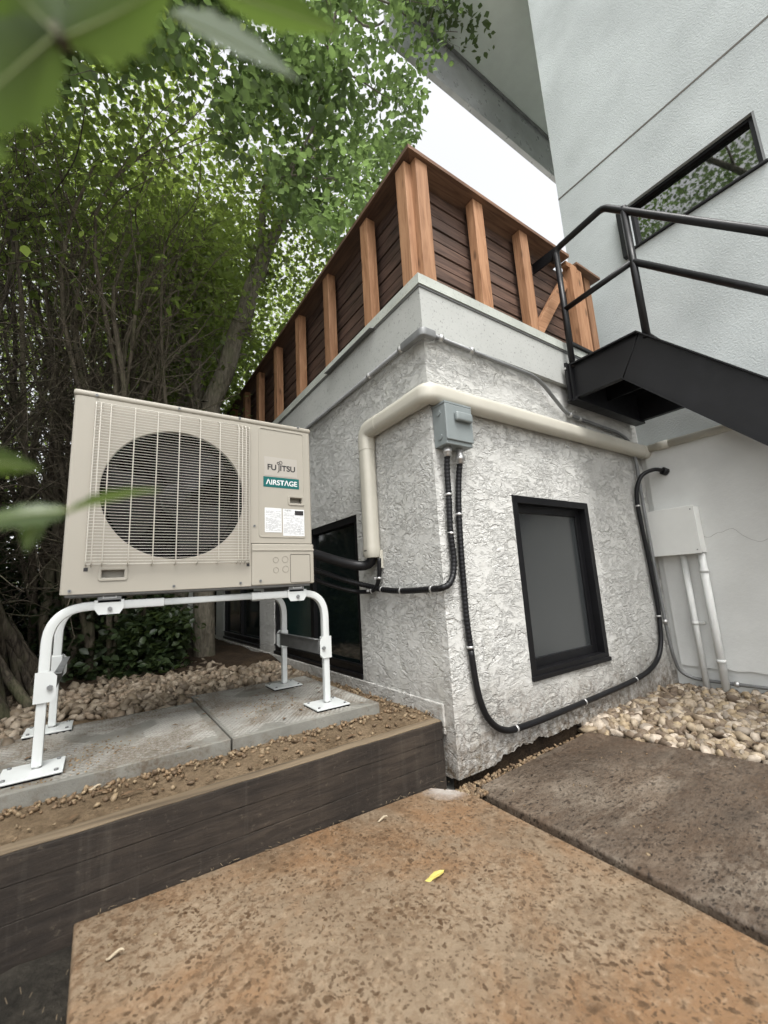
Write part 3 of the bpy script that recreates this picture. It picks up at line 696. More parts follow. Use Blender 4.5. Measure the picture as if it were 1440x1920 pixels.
# ------------------------------------------------------------------ black steel stair
st = empty('steel_staircase', (1.47, -1.2, 0), 'black painted steel stair with pipe handrails descending from the flat roof', 'staircase')
XO, XI = 1.10, 1.86
zt, zl = 2.005, 1.785; sl = 1.065
def ztop(y): return zt-(-.455-y)*sl
yT, yB = -.457, -.348                         # bends of top and bottom edges
yend = -2.05
def stringer(x, face, name):
    """channel: web plus two lips; face = -1 toes towards -X"""
    web = [(x, -.085, zt), (x, yT, zt), (x, yend, zt+(yend-yT)*sl), (x, yend, zl+(yend-yB)*sl), (x, yB, zl), (x, -.085, zl)]
    g = MB(); g.prism(web, (.008, 0, 0))
    def lip(p, q, r, dz):
        x0, x1 = (x-.028, x-.0005) if face < 0 else (x+.0085, x+.036)
        for a, b in ((p, q), (q, r)):
            g.prism([(x0, a[0], a[1]), (x1, a[0], a[1]), (x1, b[0], b[1]), (x0, b[0], b[1])], (0, 0, dz))
    lip((-.085, zt), (yT, zt), (yend, zt+(yend-yT)*sl), -.009)
    lip((-.085, zl), (yB, zl), (yend, zl+(yend-yB)*sl), .009)
    o = g.build(name, 'steel', st); return o
stringer(XO, -1, 'stringer'); stringer(XI, 1, 'stringer')
g = MB(); g.sweep([(XO-.002, yT, zt-.01), (XO-.002, yB, zl+.01)], .0022, 6); g.build('weld', 'steel', st)
g = MB(); g.box((XO-.03, -.084, zl), (XO+.008, -.074, zt)); g.box((XO-.045, -.070, zl-.01), (XO+.05, -.055, zt+.01)); g.build('end_plate', 'steel', st)
g = MB(); g.box((XO+.0085, -.088, zl+.010), (XI+.040, -.050, zt-.004)); g.box((XO-.03, -.100, zl-.014), (XI+.045, -.035, zl-.001)); g.build('end_beam', 'steel', st)
g = MB(); g.box((XO+.010, -.50, zt-.03), (XI-.002, -.0885, zt-.020)); g.build('landing', 'steel', st)
g = MB(); g.box((1.45, -.49, zl+.06), (1.456, -.075, zt-.031)); g.build('landing_rib', 'steel', st)
y = -.60; z = zt-.30
while y > yend+.1:
    g = MB(); g.box((XO+.010, y-.10, z), (XI-.002, y+.02, z+.008), .002); g.box((XO+.010, y-.10, z-.04), (XI-.002, y-.095, z-.001)); g.build('tread', 'steel', st); y -= .17; z -= .181
RZ = 2.80; xr = XO+.004
g = MB(); g.sweep([(xr, -.082, zt-.02), (xr, -.082, RZ-.03)], .0175, 14); g.build('handrail_post', 'steel', st)
g = MB(); g.sweep([(xr, -.492, zt-.05), (xr, -.492, ztop(-.492)+.78)], .0185, 14); g.build('handrail_post', 'steel', st)
g = MB(); g.sweep([(xr, -1.35, ztop(-1.35)-.01), (xr, -1.35, ztop(-1.35)+.80)], .0185, 14); g.build('handrail_post', 'steel', st)
hr = fillet([(xr, -.060, RZ-.075), (xr, -.086, RZ), (xr, -.392, RZ+.035), (xr, -2.1, RZ+.035-(2.1-.392)*1.10)], .035)
g = MB(); g.sweep(hr, .0190, 16); g.build('handrail', 'steel', st)
g = MB(); g.sweep([(xr, -.085, 2.375), (xr, -.490, 2.405)], .0165, 14); g.sweep([(xr, -.490, 2.405), (xr, -2.1, 2.405-(2.1-.49)*1.065)], .0175, 14); g.build('mid_rail', 'steel', st)
g = MB(); g.box((xr-.006, -.095, RZ-.055), (xr+.004, .150, RZ+.020), .002)
br = g.build('fixing_bar', 'steel', st)
for zz in (RZ-.035, RZ+.0):
    g = MB(); g.cyl((xr-.013, .135, zz), (xr-.0065, .135, zz), .006, 6); g.build('bolt', 'zinc', br)
g = MB(); g.box((1.17, -.058, 2.181), (W-.005, .05, 2.20)); g.build('threshold_plate', 'steel', st)
g = MB(); g.cyl((XO-.055, -.06, zt-.03), (XO-.045, -.06, zt-.03), .008, 6); g.build('bolt', 'zinc', st)

# ------------------------------------------------------------------ beige line-set cover
lc = empty('line_set_cover', (-.04, .49, .9), 'beige plastic pipe cover rising and running round the stucco corner', 'pipe cover')
DS = rrect(.088, .074, .030, 5); ZD = 1.585; off = -.038
def duct(name, pts, k=1.0, up=None):
    g = MB(); g.sweep(pts, k, sec=DS, up=up); return g.build(name, 'duct', lc, autosmooth=True)
YV = .480
duct('vertical_cover', [(off, YV, .955), (off, YV, 1.49)], up=(0, 1, 0))
duct('elbow', fillet([(off, YV, 1.475), (off, YV, ZD), (off, YV-.13, ZD)], .075, 8), 1.04, up=(0, 1, 0))
duct('side_cover', [(off, YV-.12, ZD), (off, .02, ZD)], 1.0, up=(0, 0, 1))
duct('corner_elbow', fillet([(off, .10, ZD), (off, off, ZD), (.10, off, ZD)], .030, 8), 1.04, up=(0, 0, 1))
duct('front_cover', [(.08, off, ZD), (1.93, off, ZD)], 1.0, up=(0, 0, 1))
duct('end_collar', [(1.90, off, ZD), (1.972, off, ZD)], 1.06, up=(0, 0, 1))
g = MB(); g.sweep([(off, YV, .905), (off, YV, .925), (off, YV, .960)], [.90, 1.07, 1.07], sec=DS, up=(0, 1, 0)); ec = g.build('end_cap', 'duct', lc, autosmooth=True)
g = MB(); g.box((off-.0405, YV-.012, .938), (off-.0395, YV+.012, .943)); g.build('print_mark', 'ink', ec)
g = MB(); g.box((-.018, YV-.045, .85), (-.001, YV-.012, .94), .002); g.build('back_plate', 'duct', lc)
g = MB(); g.sweep([(off-.012, YV-.035, .955), (off-.012, YV-.035, 1.48)], .002, 6); g.build('seam', 'beige_dark', lc)

# white pipe cover along the tall wall
wp = empty('wall_pipe', (W-.03, -1, 1.6), 'cream painted pipe running along the tall wall beneath the stair', 'pipe')
g = MB(); g.sweep([(W-.026, -.02, 1.60), (W-.026, -4.0, 1.60)], .026, 14); g.build('pipe', 'duct', wp)
g = MB(); g.sweep([(W-.026, -.12, 1.60), (W-.026, -.20, 1.60)], .029, 14); g.build('coupling', 'duct', wp)

# ------------------------------------------------------------------ grey disconnect box
db = empty('disconnect_box', (.10, -.03, 1.35), 'small grey electrical disconnect box under the beige pipe cover at the corner', 'electrical box')
bx0, bx1, bz0, bz1 = .012, .168, 1.345, 1.535
g = MB(); g.box((bx0, -.082, bz0), (bx1, -.001, bz1), .004); g.build('enclosure', 'greybox', db)
g = MB(); g.box((bx0-.003, -.090, bz0+.018), (bx1+.003, -.0825, bz1-.006), .004); g.box((bx0-.003, -.0895, bz1-.0055), (bx1+.003, -.0, bz1+.004), .001); g.build('cover', 'greybox', db)
g = MB(); g.box((bx0+.045, -.112, bz1-.085), (bx1-.012, -.0905, bz1-.042), .009, 4); g.build('handle', 'greybox', db, autosmooth=True)
for zz in (bz0+.04, bz1-.04):
    g = MB(); g.cyl((bx0-.0045, -.045, zz), (bx0+.001, -.045, zz), .013, 18); g.build('knockout', 'greybox', db)

# ------------------------------------------------------------------ conduits
def clamps(parent, pts, r, nrm, every=None, size=1.0):
    for p, t in pts:
        p = Vector(p); t = Vector(t).normalized(); g = MB()
        g.sweep([p-t*.005, p+t*.005], r*1.22, 14)
        s_ = t.cross(Vector(nrm)).normalized()
        g.obox(p+s_*r*1.9-Vector(nrm)*r*.8, (.016, .016, .016) if False else (.012, .012, .012), Matrix.Identity(3), .002)
        g.build('strap', 'zinc', parent)
def corr(name, ctrl, r, parent, ribbed=True, smooth=8, mat='rubber'):
    pts = smoothpath(ctrl, smooth); 
    # resample evenly
    L = [0.0]
    for a, b in zip(pts, pts[1:]): L.append(L[-1]+(b-a).length)
    step = .0042 if ribbed else .02; n = max(4, int(L[-1]/step)); out = []; rr = []
    j = 0
    for i in range(n+1):
        s_ = L[-1]*i/n
        while j < len(L)-2 and L[j+1] < s_: j += 1
        t = (s_-L[j])/max(1e-6, L[j+1]-L[j]); out.append(pts[j].lerp(pts[j+1], t)); rr.append(r*(1+(.11 if (i//2) % 2 else 0)) if ribbed else r)
    g = MB(); g.sweep(out, rr, 12); return g.build(name, mat, parent)
R1 = .0125
# whip from the box round the corner to the unit
c1 = empty('electrical_whip', (.03, -.02, .74), 'short ribbed black conduit curving from grey box round the corner to the unit', 'conduit')
corr('conduit', [(.045, -.045, 1.325), (.048, -.030, 1.25), (.050, -.024, 1.13), (.044, -.022, .97), (.050, -.022, .86), (.036, -.024, .79), (.006, -.026, .752), (-.020, -.006, .738), (-.022, .06, .735), (-.022, .25, .732), (-.022, .42, .742), (-.03, .55, .765), (-.12, .62, .80), (-.27, .62, .85), (-.40, .60, .88)], R1, c1)
g = MB(); g.cyl((.045, -.045, 1.300), (.045, -.045, 1.345), .016, 8); g.cyl((.045, -.045, 1.315), (.045, -.045, 1.335), .020, 6); g.build('connector', 'zinc', c1)
clamps(c1, [((.050, -.024, 1.135), (0, 0, 1)), ((.046, -.022, .965), (0, 0, 1)), ((-.022, .05, .735), (0, 1, 0)), ((-.022, .27, .732), (0, 1, 0)), ((-.022, .43, .743), (0, 1, .06))], R1, (0, -1, 0))
# control cable second line near the unit
c3 = empty('control_cable', (-.02, .5, .74), 'thin black cable below the insulated pipe beside the dark window', 'cable')
corr('cable', [(-.022, .44, .90), (-.022, .448, .82), (-.024, .47, .765), (-.026, .50, .742), (-.024, .56, .735), (-.08, .64, .745), (-.25, .66, .80), (-.40, .62, .86)], .0105, c3, False)
clamps(c3, [((-.022, .450, .80), (0, .1, -1)), ((-.025, .52, .739), (0, 1, -.05))], .0105, (0, -1, 0))
# long loop under the window to the tall wall
c2 = empty('supply_conduit', (.9, -.02, .12), 'long black conduit looping from grey box below the window to the far wall', 'conduit')
loop = [(.118, -.045, 1.300), (.116, -.026, 1.20), (.104, -.022, 1.06), (.097, -.022, .90), (.094, -.022, .738), (.094, -.022, .60), (.102, -.022, .477), (.118, -.022, .325), (.150, -.022, .225), (.200, -.022, .165), (.262, -.022, .133), (.330, -.022, .124), (.50, -.022, .122), (.882, -.022, .130), (1.20, -.022, .140), (1.39, -.022, .150), (1.56, -.022, .172), (1.70, -.022, .225), (1.775, -.022, .315), (1.800, -.022, .42), (1.812, -.022, .52), (1.800, -.022, .80), (1.775, -.022, 1.06), (1.765, -.024, 1.22), (1.775, -.035, 1.32), (1.82, -.06, 1.40), (1.90, -.11, 1.435), (1.965, -.15, 1.415)]
corr('conduit', loop[:7], R1, c2)
corr('conduit', loop[6:], .0135, c2, False)
g = MB(); g.cyl((.118, -.045, 1.275), (.118, -.045, 1.345), .016, 8); g.cyl((.118, -.045, 1.290), (.118, -.045, 1.312), .021, 6); g.build('connector', 'zinc', c2)
g = MB(); g.cyl((1.942, -.137, 1.425), (1.969, -.150, 1.412), .026, 8); g.build('wall_fitting', 'rubber', c2)
clamps(c2, [((.103, -.022, 1.05), (0, 0, 1)), ((.101, -.022, .49), (0, 0, 1)), ((.33, -.022, .124), (1, 0, 0)), ((.86, -.022, .130), (1, 0, .02)), ((1.39, -.022, .150), (1, 0, .1)), ((1.800, -.022, .47), (0, 0, 1)), ((1.766, -.023, 1.19), (0, 0, 1))], .0130, (0, -1, 0))
# insulated refrigerant pipes from unit to cover
ip = empty('insulated_pipe', (-.2, .6, .84), 'thick black foam insulated pipe from the unit side into the beige cover', 'pipe')
corr('pipe', [(-.41, .56, .945), (-.33, .565, .935), (-.22, .57, .905), (-.12, .555, .878), (-.065, .525, .868), (-.040, .492, .885), (-.038, .480, .925)], .0255, ip, False)
# upper metal conduit along the fascia and down the inner corner
mc = empty('metal_conduit', (.9, -.03, 1.86), 'galvanised metal conduit under the fascia bending down to the inner corner', 'conduit')
zc = 1.872
g = MB(); g.sweep([(-.047, 6.5, zc), (-.047, .10, zc)], .0115, 10); g.build('left_run', 'galv', mc)
g = MB(); g.sweep(fillet([(-.047, .10, zc), (-.047, .02, zc), (-.047, -.047, zc), (.02, -.047, zc)], .012, 4), 1, sec=rrect(.040, .030, .006, 3), up=(0, 0, 1)); g.build('corner_fitting', 'galv', mc, autosmooth=True)
R_ = fillet([(.02, -.047, zc), (.74, -.045, zc-.012), (.82, -.045, zc-.035), (1.06, -.022, 1.712), (1.16, -.022, 1.702), (1.66, -.022, 1.69), (1.80, -.022, 1.655), (1.845, -.024, 1.53), (1.842, -.024, 1.1), (1.868, -.026, .45), (1.880, -.030, .24), (1.925, -.035, .115), (1.948, -.10, .075), (1.950, -.25, .072), (1.950, -4.0, .085)], .06, 5)
g = MB(); g.sweep(R_, .0105, 10); g.build('right_run', 'galv', mc)
for p, t in (((-.047, .40, zc), (0, 1, 0)), ((-.047, .115, zc), (0, 1, 0)), ((.06, -.047, zc), (1, 0, 0)), ((.26, -.047, zc-.003), (1, 0, 0)), ((1.10, -.022, 1.708), (1, 0, 0)), ((1.20, -.022, 1.70), (1, 0, 0)), ((1.950, -.32, .073), (0, 1, 0)), ((1.868, -.026, .43), (0, 0, 1))):
    t = Vector(t); p = Vector(p); g = MB(); g.sweep([p-t*.012, p+t*.012], .0155, 10); g.sweep([p-t*.004, p+t*.004], .0185, 6); g.build('coupling', 'zinc', mc)

# ------------------------------------------------------------------ utility box and pipes on the tall wall
ub = empty('utility_box', (W-.04, -.16, .85), 'pale square metal utility box on the tall wall above two pipes', 'electrical box')
by0, by1, uz0, uz1 = -.292, -.012, .853, 1.148
g = MB(); g.box((W-.105, by0, uz0), (W-.012, by1, uz1), .003); g.build('case', 'boxpaint', ub)
g = MB(); g.box((W-.110, by0-.004, uz0-.004), (W-.1055, by1+.004, uz1+.004), .002); g.build('lid', 'boxpaint', ub)
for yy, zz in ((by0+.015, uz1-.02), (by0+.015, uz0+.02)):
    g = MB(); g.cyl((W-.1125, yy, zz), (W-.110, yy, zz), .004, 8); g.build('screw', 'galv', ub)
for yy, lab, cl in ((-.170, 'left narrow white pipe dropping from the utility box to the gravel', (.42,)), (-.268, 'right thicker white pipe dropping from the utility box to the gravel', (.74, .20))):
    r = .017 if yy > -.2 else .021
    e = empty('down_pipe', (W-.05, yy, 0), lab, 'pipe', 'white pipes under the utility box')
    g = MB(); g.sweep([(W-.045, yy, -.03), (W-.045, yy, uz0-.004)], r, 16); g.build('pipe', 'whitepipe', e)
    for zz in cl:
        g = MB(); g.sweep([(W-.045, yy, zz-.010), (W-.045, yy, zz+.010)], r*1.16, 16)
        if yy > -.2: g.box((W-.03, yy-.045, zz-.008), (W-.014, yy, zz+.008), .003)
        g.build('coupling', 'whitepipe', e)

# ------------------------------------------------------------------ outdoor unit
AX0, AX1, AY0, AY1, AZ0, AZ1 = -1.293, -.403, .401, .735, .790, 1.508
ac = empty('outdoor_unit', (-.848, .56, AZ0), 'beige outdoor heat pump unit with round fan grille on a white stand', 'air conditioner')
XS = -.677; FC = Vector((-.956, 0, 1.151)); FR = .250
circ = [(FC.x+FR*math.cos(2*PI*i/72), FC.z+FR*math.sin(2*PI*i/72)) for i in range(72)]
hnd = [(-1.150+x, .853+z) for x, z in rrect(.068, .028, .004, 3)]
plate('front_panel', [(AX0+.010, AZ0), (XS-.001, AZ0), (XS-.001, AZ1-.024), (AX0+.010, AZ1-.024)], [circ, hnd], .016, PXZ(AY0+.008), 'beige', ac, .0015)
sh = [(-.478+x, 1.157+z) for x, z in rrect(.058, .026, .003, 3)]
plate('service_panel', [(XS+.001, .9655), (AX1-.008, .9655), (AX1-.008, AZ1-.024), (XS+.001, AZ1-.024)], [sh], .016, PXZ(AY0+.008), 'beige', ac, .0015)
g = MB(); g.box((XS+.001, AY0-.003, AZ0), (AX1+.003, AY0+.30, .962), .005); g.build('valve_cover', 'beige', ac)
# side, back and rounded vertical corners
g = MB(); g.box((AX0, AY0+.0165, AZ0+.002), (AX0+.004, AY1, AZ1-.02)); g.box((AX1-.004, AY0+.0165, .9655), (AX1, AY1, AZ1-.02)); g.box((AX0, AY1-.004, AZ0), (AX1, AY1, AZ1-.02))
for x, s_ in ((AX0+.0105, -1), (AX1-.0105, 1)):
    z0 = AZ0 if s_ < 0 else .9655
    g.prism([(x, AY0+.0005, z0)]+[(x+s_*.0105*math.sin(a), AY0+.0005+.0105*(1-math.cos(a)), z0) for a in np.linspace(.2, PI/2, 6)]+[(x+s_*.0105, AY0+.017, z0), (x, AY0+.017, z0)], (0, 0, AZ1-.024-z0))
g.build('casing', 'beige', ac)
g = MB(); g.box((AX0-.004, AY0-.004, AZ1-.023), (AX1+.004, AY1+.004, AZ1), .009, 3); g.build('top_panel', 'beige', ac, autosmooth=True)
g = MB(); g.box((AX0+.012, AY0+.012, AZ0-.010), (AX1-.012, AY1-.01, AZ0+.004), .003); g.build('base_pan', 'galv', ac)
# fan, shroud and coil
g = MB(); pr_ = []
n = 72
for k, (dy, rr) in enumerate(((.0005, FR+.004), (.016, FR-.002), (.03, FR-.008), (.13, FR-.010))):
    pr_.append([g.bm.verts.new((FC.x+rr*math.cos(2*PI*i/n), AY0+dy, FC.z+rr*math.sin(2*PI*i/n))) for i in range(n)])
for a, b in zip(pr_[1:], pr_[2:]):
    for i in range(n): g.bm.faces.new((a[i], a[(i+1) % n], b[(i+1) % n], b[i])).smooth = True
for v in pr_[0]: g.bm.verts.remove(v)
g.build('shroud', 'dark', ac)
g = MB(); g.box((AX0+.01, AY1-.03, AZ0+.02), (XS, AY1-.006, AZ1-.03)); g.build('coil', 'dark', ac)
g = MB(); g.box((AX0+.03, AY0+.135, FC.z-.30), (XS, AY0+.137, FC.z+.30)); g.build('baffle', 'dark', ac)
fanE = None
g = MB(); g.sweep([(FC.x, AY0+.035, FC.z), (FC.x, AY0+.045, FC.z), (FC.x, AY0+.12, FC.z)], [.030, .052, .055], 28); hub = g.build('fan', 'fan', ac)
for b in range(3):
    g = MB(); bm = g.bm; grid = []
    for i in range(9):
        r = .05+(FR-.018-.05)*i/8; row = []
        for j in range(9):
            t = j/8; ang = math.radians(120*b+20+15*math.sin(i/8*2)+t*88*(1-.15*i/8)); row.append(bm.verts.new((FC.x+r*math.cos(ang), AY0+.045+.065*t-.012*math.sin(PI*t), FC.z+r*math.sin(ang))))
        grid.append(row)
    for i in range(8):
        for j in range(8): bm.faces.new((grid[i][j], grid[i+1][j], grid[i+1][j+1], grid[i][j+1])).smooth = True
    g.build('blade', 'fan', hub)
# wire grille
gx0, gx1, gz0, gz1 = -1.232, -.688, .886, 1.462; GP = AY0-.030
g = MB(); nH = 54
for i in range(nH):
    z = gz0+.010+(gz1-gz0-.02)*i/(nH-1)
    g.sweep([(gx0, AY0-.0005, z), (gx0+.004, GP+.008, z), (gx0+.018, GP, z), (gx1-.018, GP, z), (gx1-.004, GP+.008, z), (gx1, AY0-.0005, z)], .00085, 5)
vx = [gx0+.003, gx0+.018, gx0+.048]+[gx0+.048+(gx1-gx0-.096)*k/6 for k in range(1, 6)]+[gx1-.048, gx1-.033, gx1-.018, gx1-.003]
for x in vx:
    yv = GP+.0024 if gx0+.01 < x < gx1-.01 else GP+.012
    g.sweep([(x, AY0-.0005, gz0-.004), (x, GP+.014, gz0), (x, yv, gz0+.012), (x, yv, gz1-.012), (x, GP+.014, gz1), (x, AY0-.0005, gz1+.004)], .0019, 5)
for z in (gz0, gz1):
    g.sweep([(gx0+.005, GP+.014, z), (gx1-.005, GP+.014, z)], .0019, 5)
g.build('fan_grille', 'wire', ac)
# raised ring of ribs, seams, handles, screws
def ring(name, x0, x1, z0, z1, rad, w, y, mat, parent, h=.002):
    cx, cz = (x0+x1)/2, (z0+z1)/2
    return plate(name, rrect(x1-x0, z1-z0, rad, 4), [rrect(x1-x0-2*w, z1-z0-2*w, max(.001, rad-w), 4)], h, Matrix.Translation((cx, 0, cz)) @ PXZ(y), mat, parent, .0006)
ring('raised_rim', -.645, -.435, .990, 1.478, .012, .005, AY0-.0008, 'beige', ac, .0034)
ring('panel_seam', -.511, -.418, .796, .918, .006, .0014, AY0-.0036, 'beige_dark', ac, .0014)
g = MB(); g.box((XS+.002, AY0-.006, .932), (AX1+.0035, AY0-.002, .940), .0018); g.build('ledge', 'beige', ac)
for (cx, cz, w, h) in ((-1.150, .853, .068, .028), (-.478, 1.157, .058, .026)):
    hd = ring('handle', cx-w/2-.008, cx+w/2+.008, cz-h/2-.008, cz+h/2+.008, .008, .007, AY0-.0012, 'beige', ac, .005)
    g = MB(); g.box((cx-w/2-.002, AY0+.030, cz-h/2-.002), (cx+w/2+.002, AY0+.033, cz+h/2+.002)); g.build('recess', 'beige', hd)
def screw(x, z, y=AY0, r=.0052):
    g = MB(); g.cyl((x, y-.0032, z), (x, y+.001, z), r, 12); s_ = g.build('screw', 'galv', ac)
    g = MB(); g.cyl((x, y-.0036, z), (x, y-.0030, z), r*.45, 6); g.build('slot', 'ink', s_)
for p in ((1, 372, 0), ): pass
for px_, py_ in ((182, 742), (336, 767), (449, 785), (558, 802), (130, 1108.5), (326, 1099), (451, 1093), (477, 986), (488, 1089)):
    q = at(px_, py_, 'y', AY0); screw(q.x, q.z, AY0-.004 if py_ < 810 or px_ == 488 else AY0)
for px_, py_ in ((160.5, 1068), (465, 1059)):
    q = at(px_, py_, 'y', AY0); g = MB(); g.box((q.x-.006, AY0-.0015, q.z-.006), (q.x+.006, AY0-.0002, q.z+.006), .0005); g.build('slot', 'ink', ac)
for px_, py_, r in ((516.5, 1050, .012), (534, 1049, .014), (517, 1069, .012), (535, 1067, .014)):
    q = at(px_, py_, 'y', AY0)
    plate('knockout', [(q.x+r*math.cos(a), q.z+r*math.sin(a)) for a in np.linspace(0, 2*PI, 24, endpoint=False)], [[(q.x+(r-.0012)*math.cos(a), q.z+(r-.0012)*math.sin(a)) for a in np.linspace(0, 2*PI, 24, endpoint=False)]], .0014, PXZ(AY0-.0036), plain('knockout_edge', (.22, .20, .165), .6) if 'koe' not in M else M['koe'], ac)
for k in range(4):
    g = MB(); g.cyl((AX1+.003, AY0+.03+.0*k, .935-.036*k), (AX1+.010, AY0+.03, .935-.036*k), .010, 12); g.build('screw', 'beige', ac)
# badges: the maker's name with its two-loop mark, the teal banner and the rating plates
cx = -.551
bd = plate('name_badge', rrect(.150, .086, .001, 1), [], .0008, Matrix.Translation((-.546, 0, 1.304)) @ PXZ(AY0-.0006), plain('badge_film', (.355, .33, .29), .4, var=.01), ac)
text_fit('lettering', 'FU', -.5873, 1.300, .0394, .0265, AY0-.0016, 'ink', bd, bold=.028)
text_fit('lettering', 'ITSU', -.5150, 1.300, .0700, .0265, AY0-.0016, 'ink', bd, bold=.028)
jx = -.5575
g = MB(); g.sweep([(jx+.0025, AY0-.0016, 1.3175), (jx+.0025, AY0-.0016, 1.290), (jx+.0005, AY0-.0016, 1.283), (jx-.0045, AY0-.0016, 1.279)], [.0021, .0021, .0018, .0009], 6)
for ccx, ccz, rr in ((jx-.0010, 1.3215, .0050), (jx+.0100, 1.3250, .0068)):
    g.sweep([(ccx+rr*math.cos(a), AY0-.0016, ccz+rr*math.sin(a)) for a in np.linspace(0, 2*PI, 22)], .0012, 5)
g.build('emblem', 'ink', bd)
bn = plate('teal_banner', rrect(.163, .046, .001, 1), [], .0008, Matrix.Translation((-.544, 0, 1.233)) @ PXZ(AY0-.0006), 'teal', ac)
text_fit('lettering', '\u039bIRST\u039bGE', -.5430, 1.233, .143, .0245, AY0-.0014, 'white', bn, bold=.022)
def sticker(x0, x1, z0, z1, seed, head):
    s_ = plate('rating_label', rrect(x1-x0, z1-z0, .001, 1), [], .0006, Matrix.Translation(((x0+x1)/2, 0, (z0+z1)/2)) @ PXZ(AY0-.0006), 'white', ac)
    rs = random.Random(seed); g = MB(); z = z1-.014
    while z > z0+.006:
        x = x0+.004
        while x < x1-.006:
            w = rs.uniform(.004, .018)
            if rs.random() < .72: g.box((x, AY0-.0013, z-.0008), (min(x+w, x1-.004), AY0-.0010, z+.0008))
            x += w+.003
        z -= .0042
    g.build('small_print', 'inkgrey', s_)
    if head:
        text('lettering', 'FUJITSU', .010, Matrix.Translation((x0+.024, 0, z1-.007)) @ PXZ(AY0-.0012), 'ink', s_, .9, .0001)
        g = MB(); g.box((x1-.044, AY0-.0014, z1-.026), (x1-.004, AY0-.0011, z1-.006)); g.build('black_field', 'ink', s_)
        g = MB(); g.sweep([(x1-.026+.006*math.cos(a), AY0-.0014, z0+.026+.006*math.sin(a)) for a in np.linspace(0, 2*PI, 16)], .0008, 4); g.build('approval_mark', 'inkgrey', s_)
sticker(-.620, -.546, 1.012, 1.118, 3, False)
sticker(-.540, -.441, .998, 1.117, 5, True)
# mounting feet of the unit
for x in (-1.155, -.475):
    g = MB(); g.box((x-.035, AY0+.02, AZ0-.034), (x+.035, AY1+.02, AZ0-.011), .002); g.build('foot_rail', 'galv', ac)

# ------------------------------------------------------------------ white equipment stand
es = empty('equipment_stand', (-.83, .69, ZP), 'white tubular steel stand with four foot plates carrying the beige unit', 'stand')
SQ = rrect(.030, .030, .005, 2); SQ2 = rrect(.0265, .0265, .004, 2); SQ3 = rrect(.024, .024, .004, 2)
XL, XR = -1.317, -.336; ZR = .748
for yy in (.441, .953):
    zr = ZR
    for xs, s_ in ((XL, 1), (XR, -1)):
        g = MB(); g.sweep(fillet([(xs, yy, .52), (xs, yy, zr), (xs+s_*.33, yy, zr)], .115, 10), 1, sec=SQ, up=(0, 1, 0)); g.build('bent_leg', 'stand', es, autosmooth=True)
        g = MB(); g.sweep([(xs, yy, ZP+.018), (xs, yy, .525)], 1, sec=SQ2, up=(0, 1, 0)); g.build('leg', 'stand', es, autosmooth=True)
        fp = (xs-.008, yy-.012)
        g = MB(); g.box((fp[0]-.077, fp[1]-.073, ZP+.006), (fp[0]+.077, fp[1]+.073, ZP+.012), .002); pf = g.build('foot_plate', 'stand', es)
        g = MB(); g.box((fp[0]-.074, fp[1]-.070, ZP+.0005), (fp[0]+.074, fp[1]+.070, ZP+.0055)); g.build('rubber_pad', 'dark', pf)
        g = MB(); g.cyl((xs, yy, ZP+.010), (xs, yy, ZP+.024), .0075, 12); g.cyl((xs, yy, ZP+.0125), (xs, yy, ZP+.018), .0125, 6); g.build('level_bolt', 'zinc', pf)
        for dx, dy in ((-.06, -.055), (.06, -.055), (-.06, .055), (.06, .055)):
            g = MB(); g.cyl((fp[0]+dx, fp[1]+dy, ZP+.012), (fp[0]+dx, fp[1]+dy, ZP+.017), .0055, 6); g.build('bolt', 'galv', pf)
        # chamfered clamp at the side brace
        sx = 1 if s_ > 0 else -1
        pts = [(-.021, -.046), (.020, -.046), (.034, -.030), (.034, .030), (.020, .046), (-.021, .046)]
        yf_ = yy-.0175 if yy < .6 else yy+.0175
        g = MB(); g.prism([(xs+sx*u, yf_-.0015, .508+v) for u, v in pts], (0, .003, 0)); g.box((xs-.019, yy-.0175, .462), (xs+.019, yy+.0175, .552), .003)
        cl = g.build('clamp', 'stand', es)
        g = MB(); g.cyl((xs+sx*.018, yf_-(.010 if yy < .6 else -.010), .506), (xs+sx*.018, yf_, .506), .008, 6); g.build('bolt', 'galv', cl)
    g = MB(); g.sweep([(XL+.32, yy, zr), (XR-.32, yy, zr)], 1, sec=SQ3, up=(0, 0, 1)); g.build('cross_rail', 'stand', es)
for xs, s_ in ((XL, 1), (XR, -1)):
    x = xs+s_*.024
    g = MB(); g.box((x-.0015, .455, .478), (x+.0015, .94, .542)); g.box((x-.0015, .455, .540), (x+s_*.020, .94, .5435)) if s_ < 0 else g.box((x, .455, .540), (x+.020, .94, .5435)); g.build('side_brace', 'galv', es)
for x in (-1.155, -.472):
    for yy in (.441, .953):
        pts = [(-.043, .018), (.043, .018), (.043, -.010), (.030, -.030), (-.030, -.030), (-.043, -.010)]
        s_ = -1 if yy < .6 else 1
        g = MB(); g.prism([(x+u, yy+s_*.0185-.0015, ZR+v) for u, v in pts], (0, .003, 0)); g.box((x-.043, yy-.0185, ZR+.0155), (x+.043, yy+.0185, ZR+.0185), .001)
        br_ = g.build('saddle_bracket', 'stand', es)
        g = MB(); g.cyl((x+.002, yy+s_*.027, ZR-.012), (x+.002, yy+s_*.018, ZR-.012), .0075, 6); g.cyl((x, yy, ZR+.018), (x, yy, ZR+.040), .006, 8); g.cyl((x, yy, ZR+.0190), (x, yy, ZR+.026), .012, 6); g.build('bolt', 'galv', br_)
    g = MB(); g.box((x-.02, .42, ZR+.0265), (x-.017, .98, ZR+.038)); g.box((x+.017, .42, ZR+.0265), (x+.02, .98, ZR+.038)); g.box((x-.02, .42, ZR+.0235), (x+.02, .98, ZR+.0265)); g.build('bearer', 'stand', es)

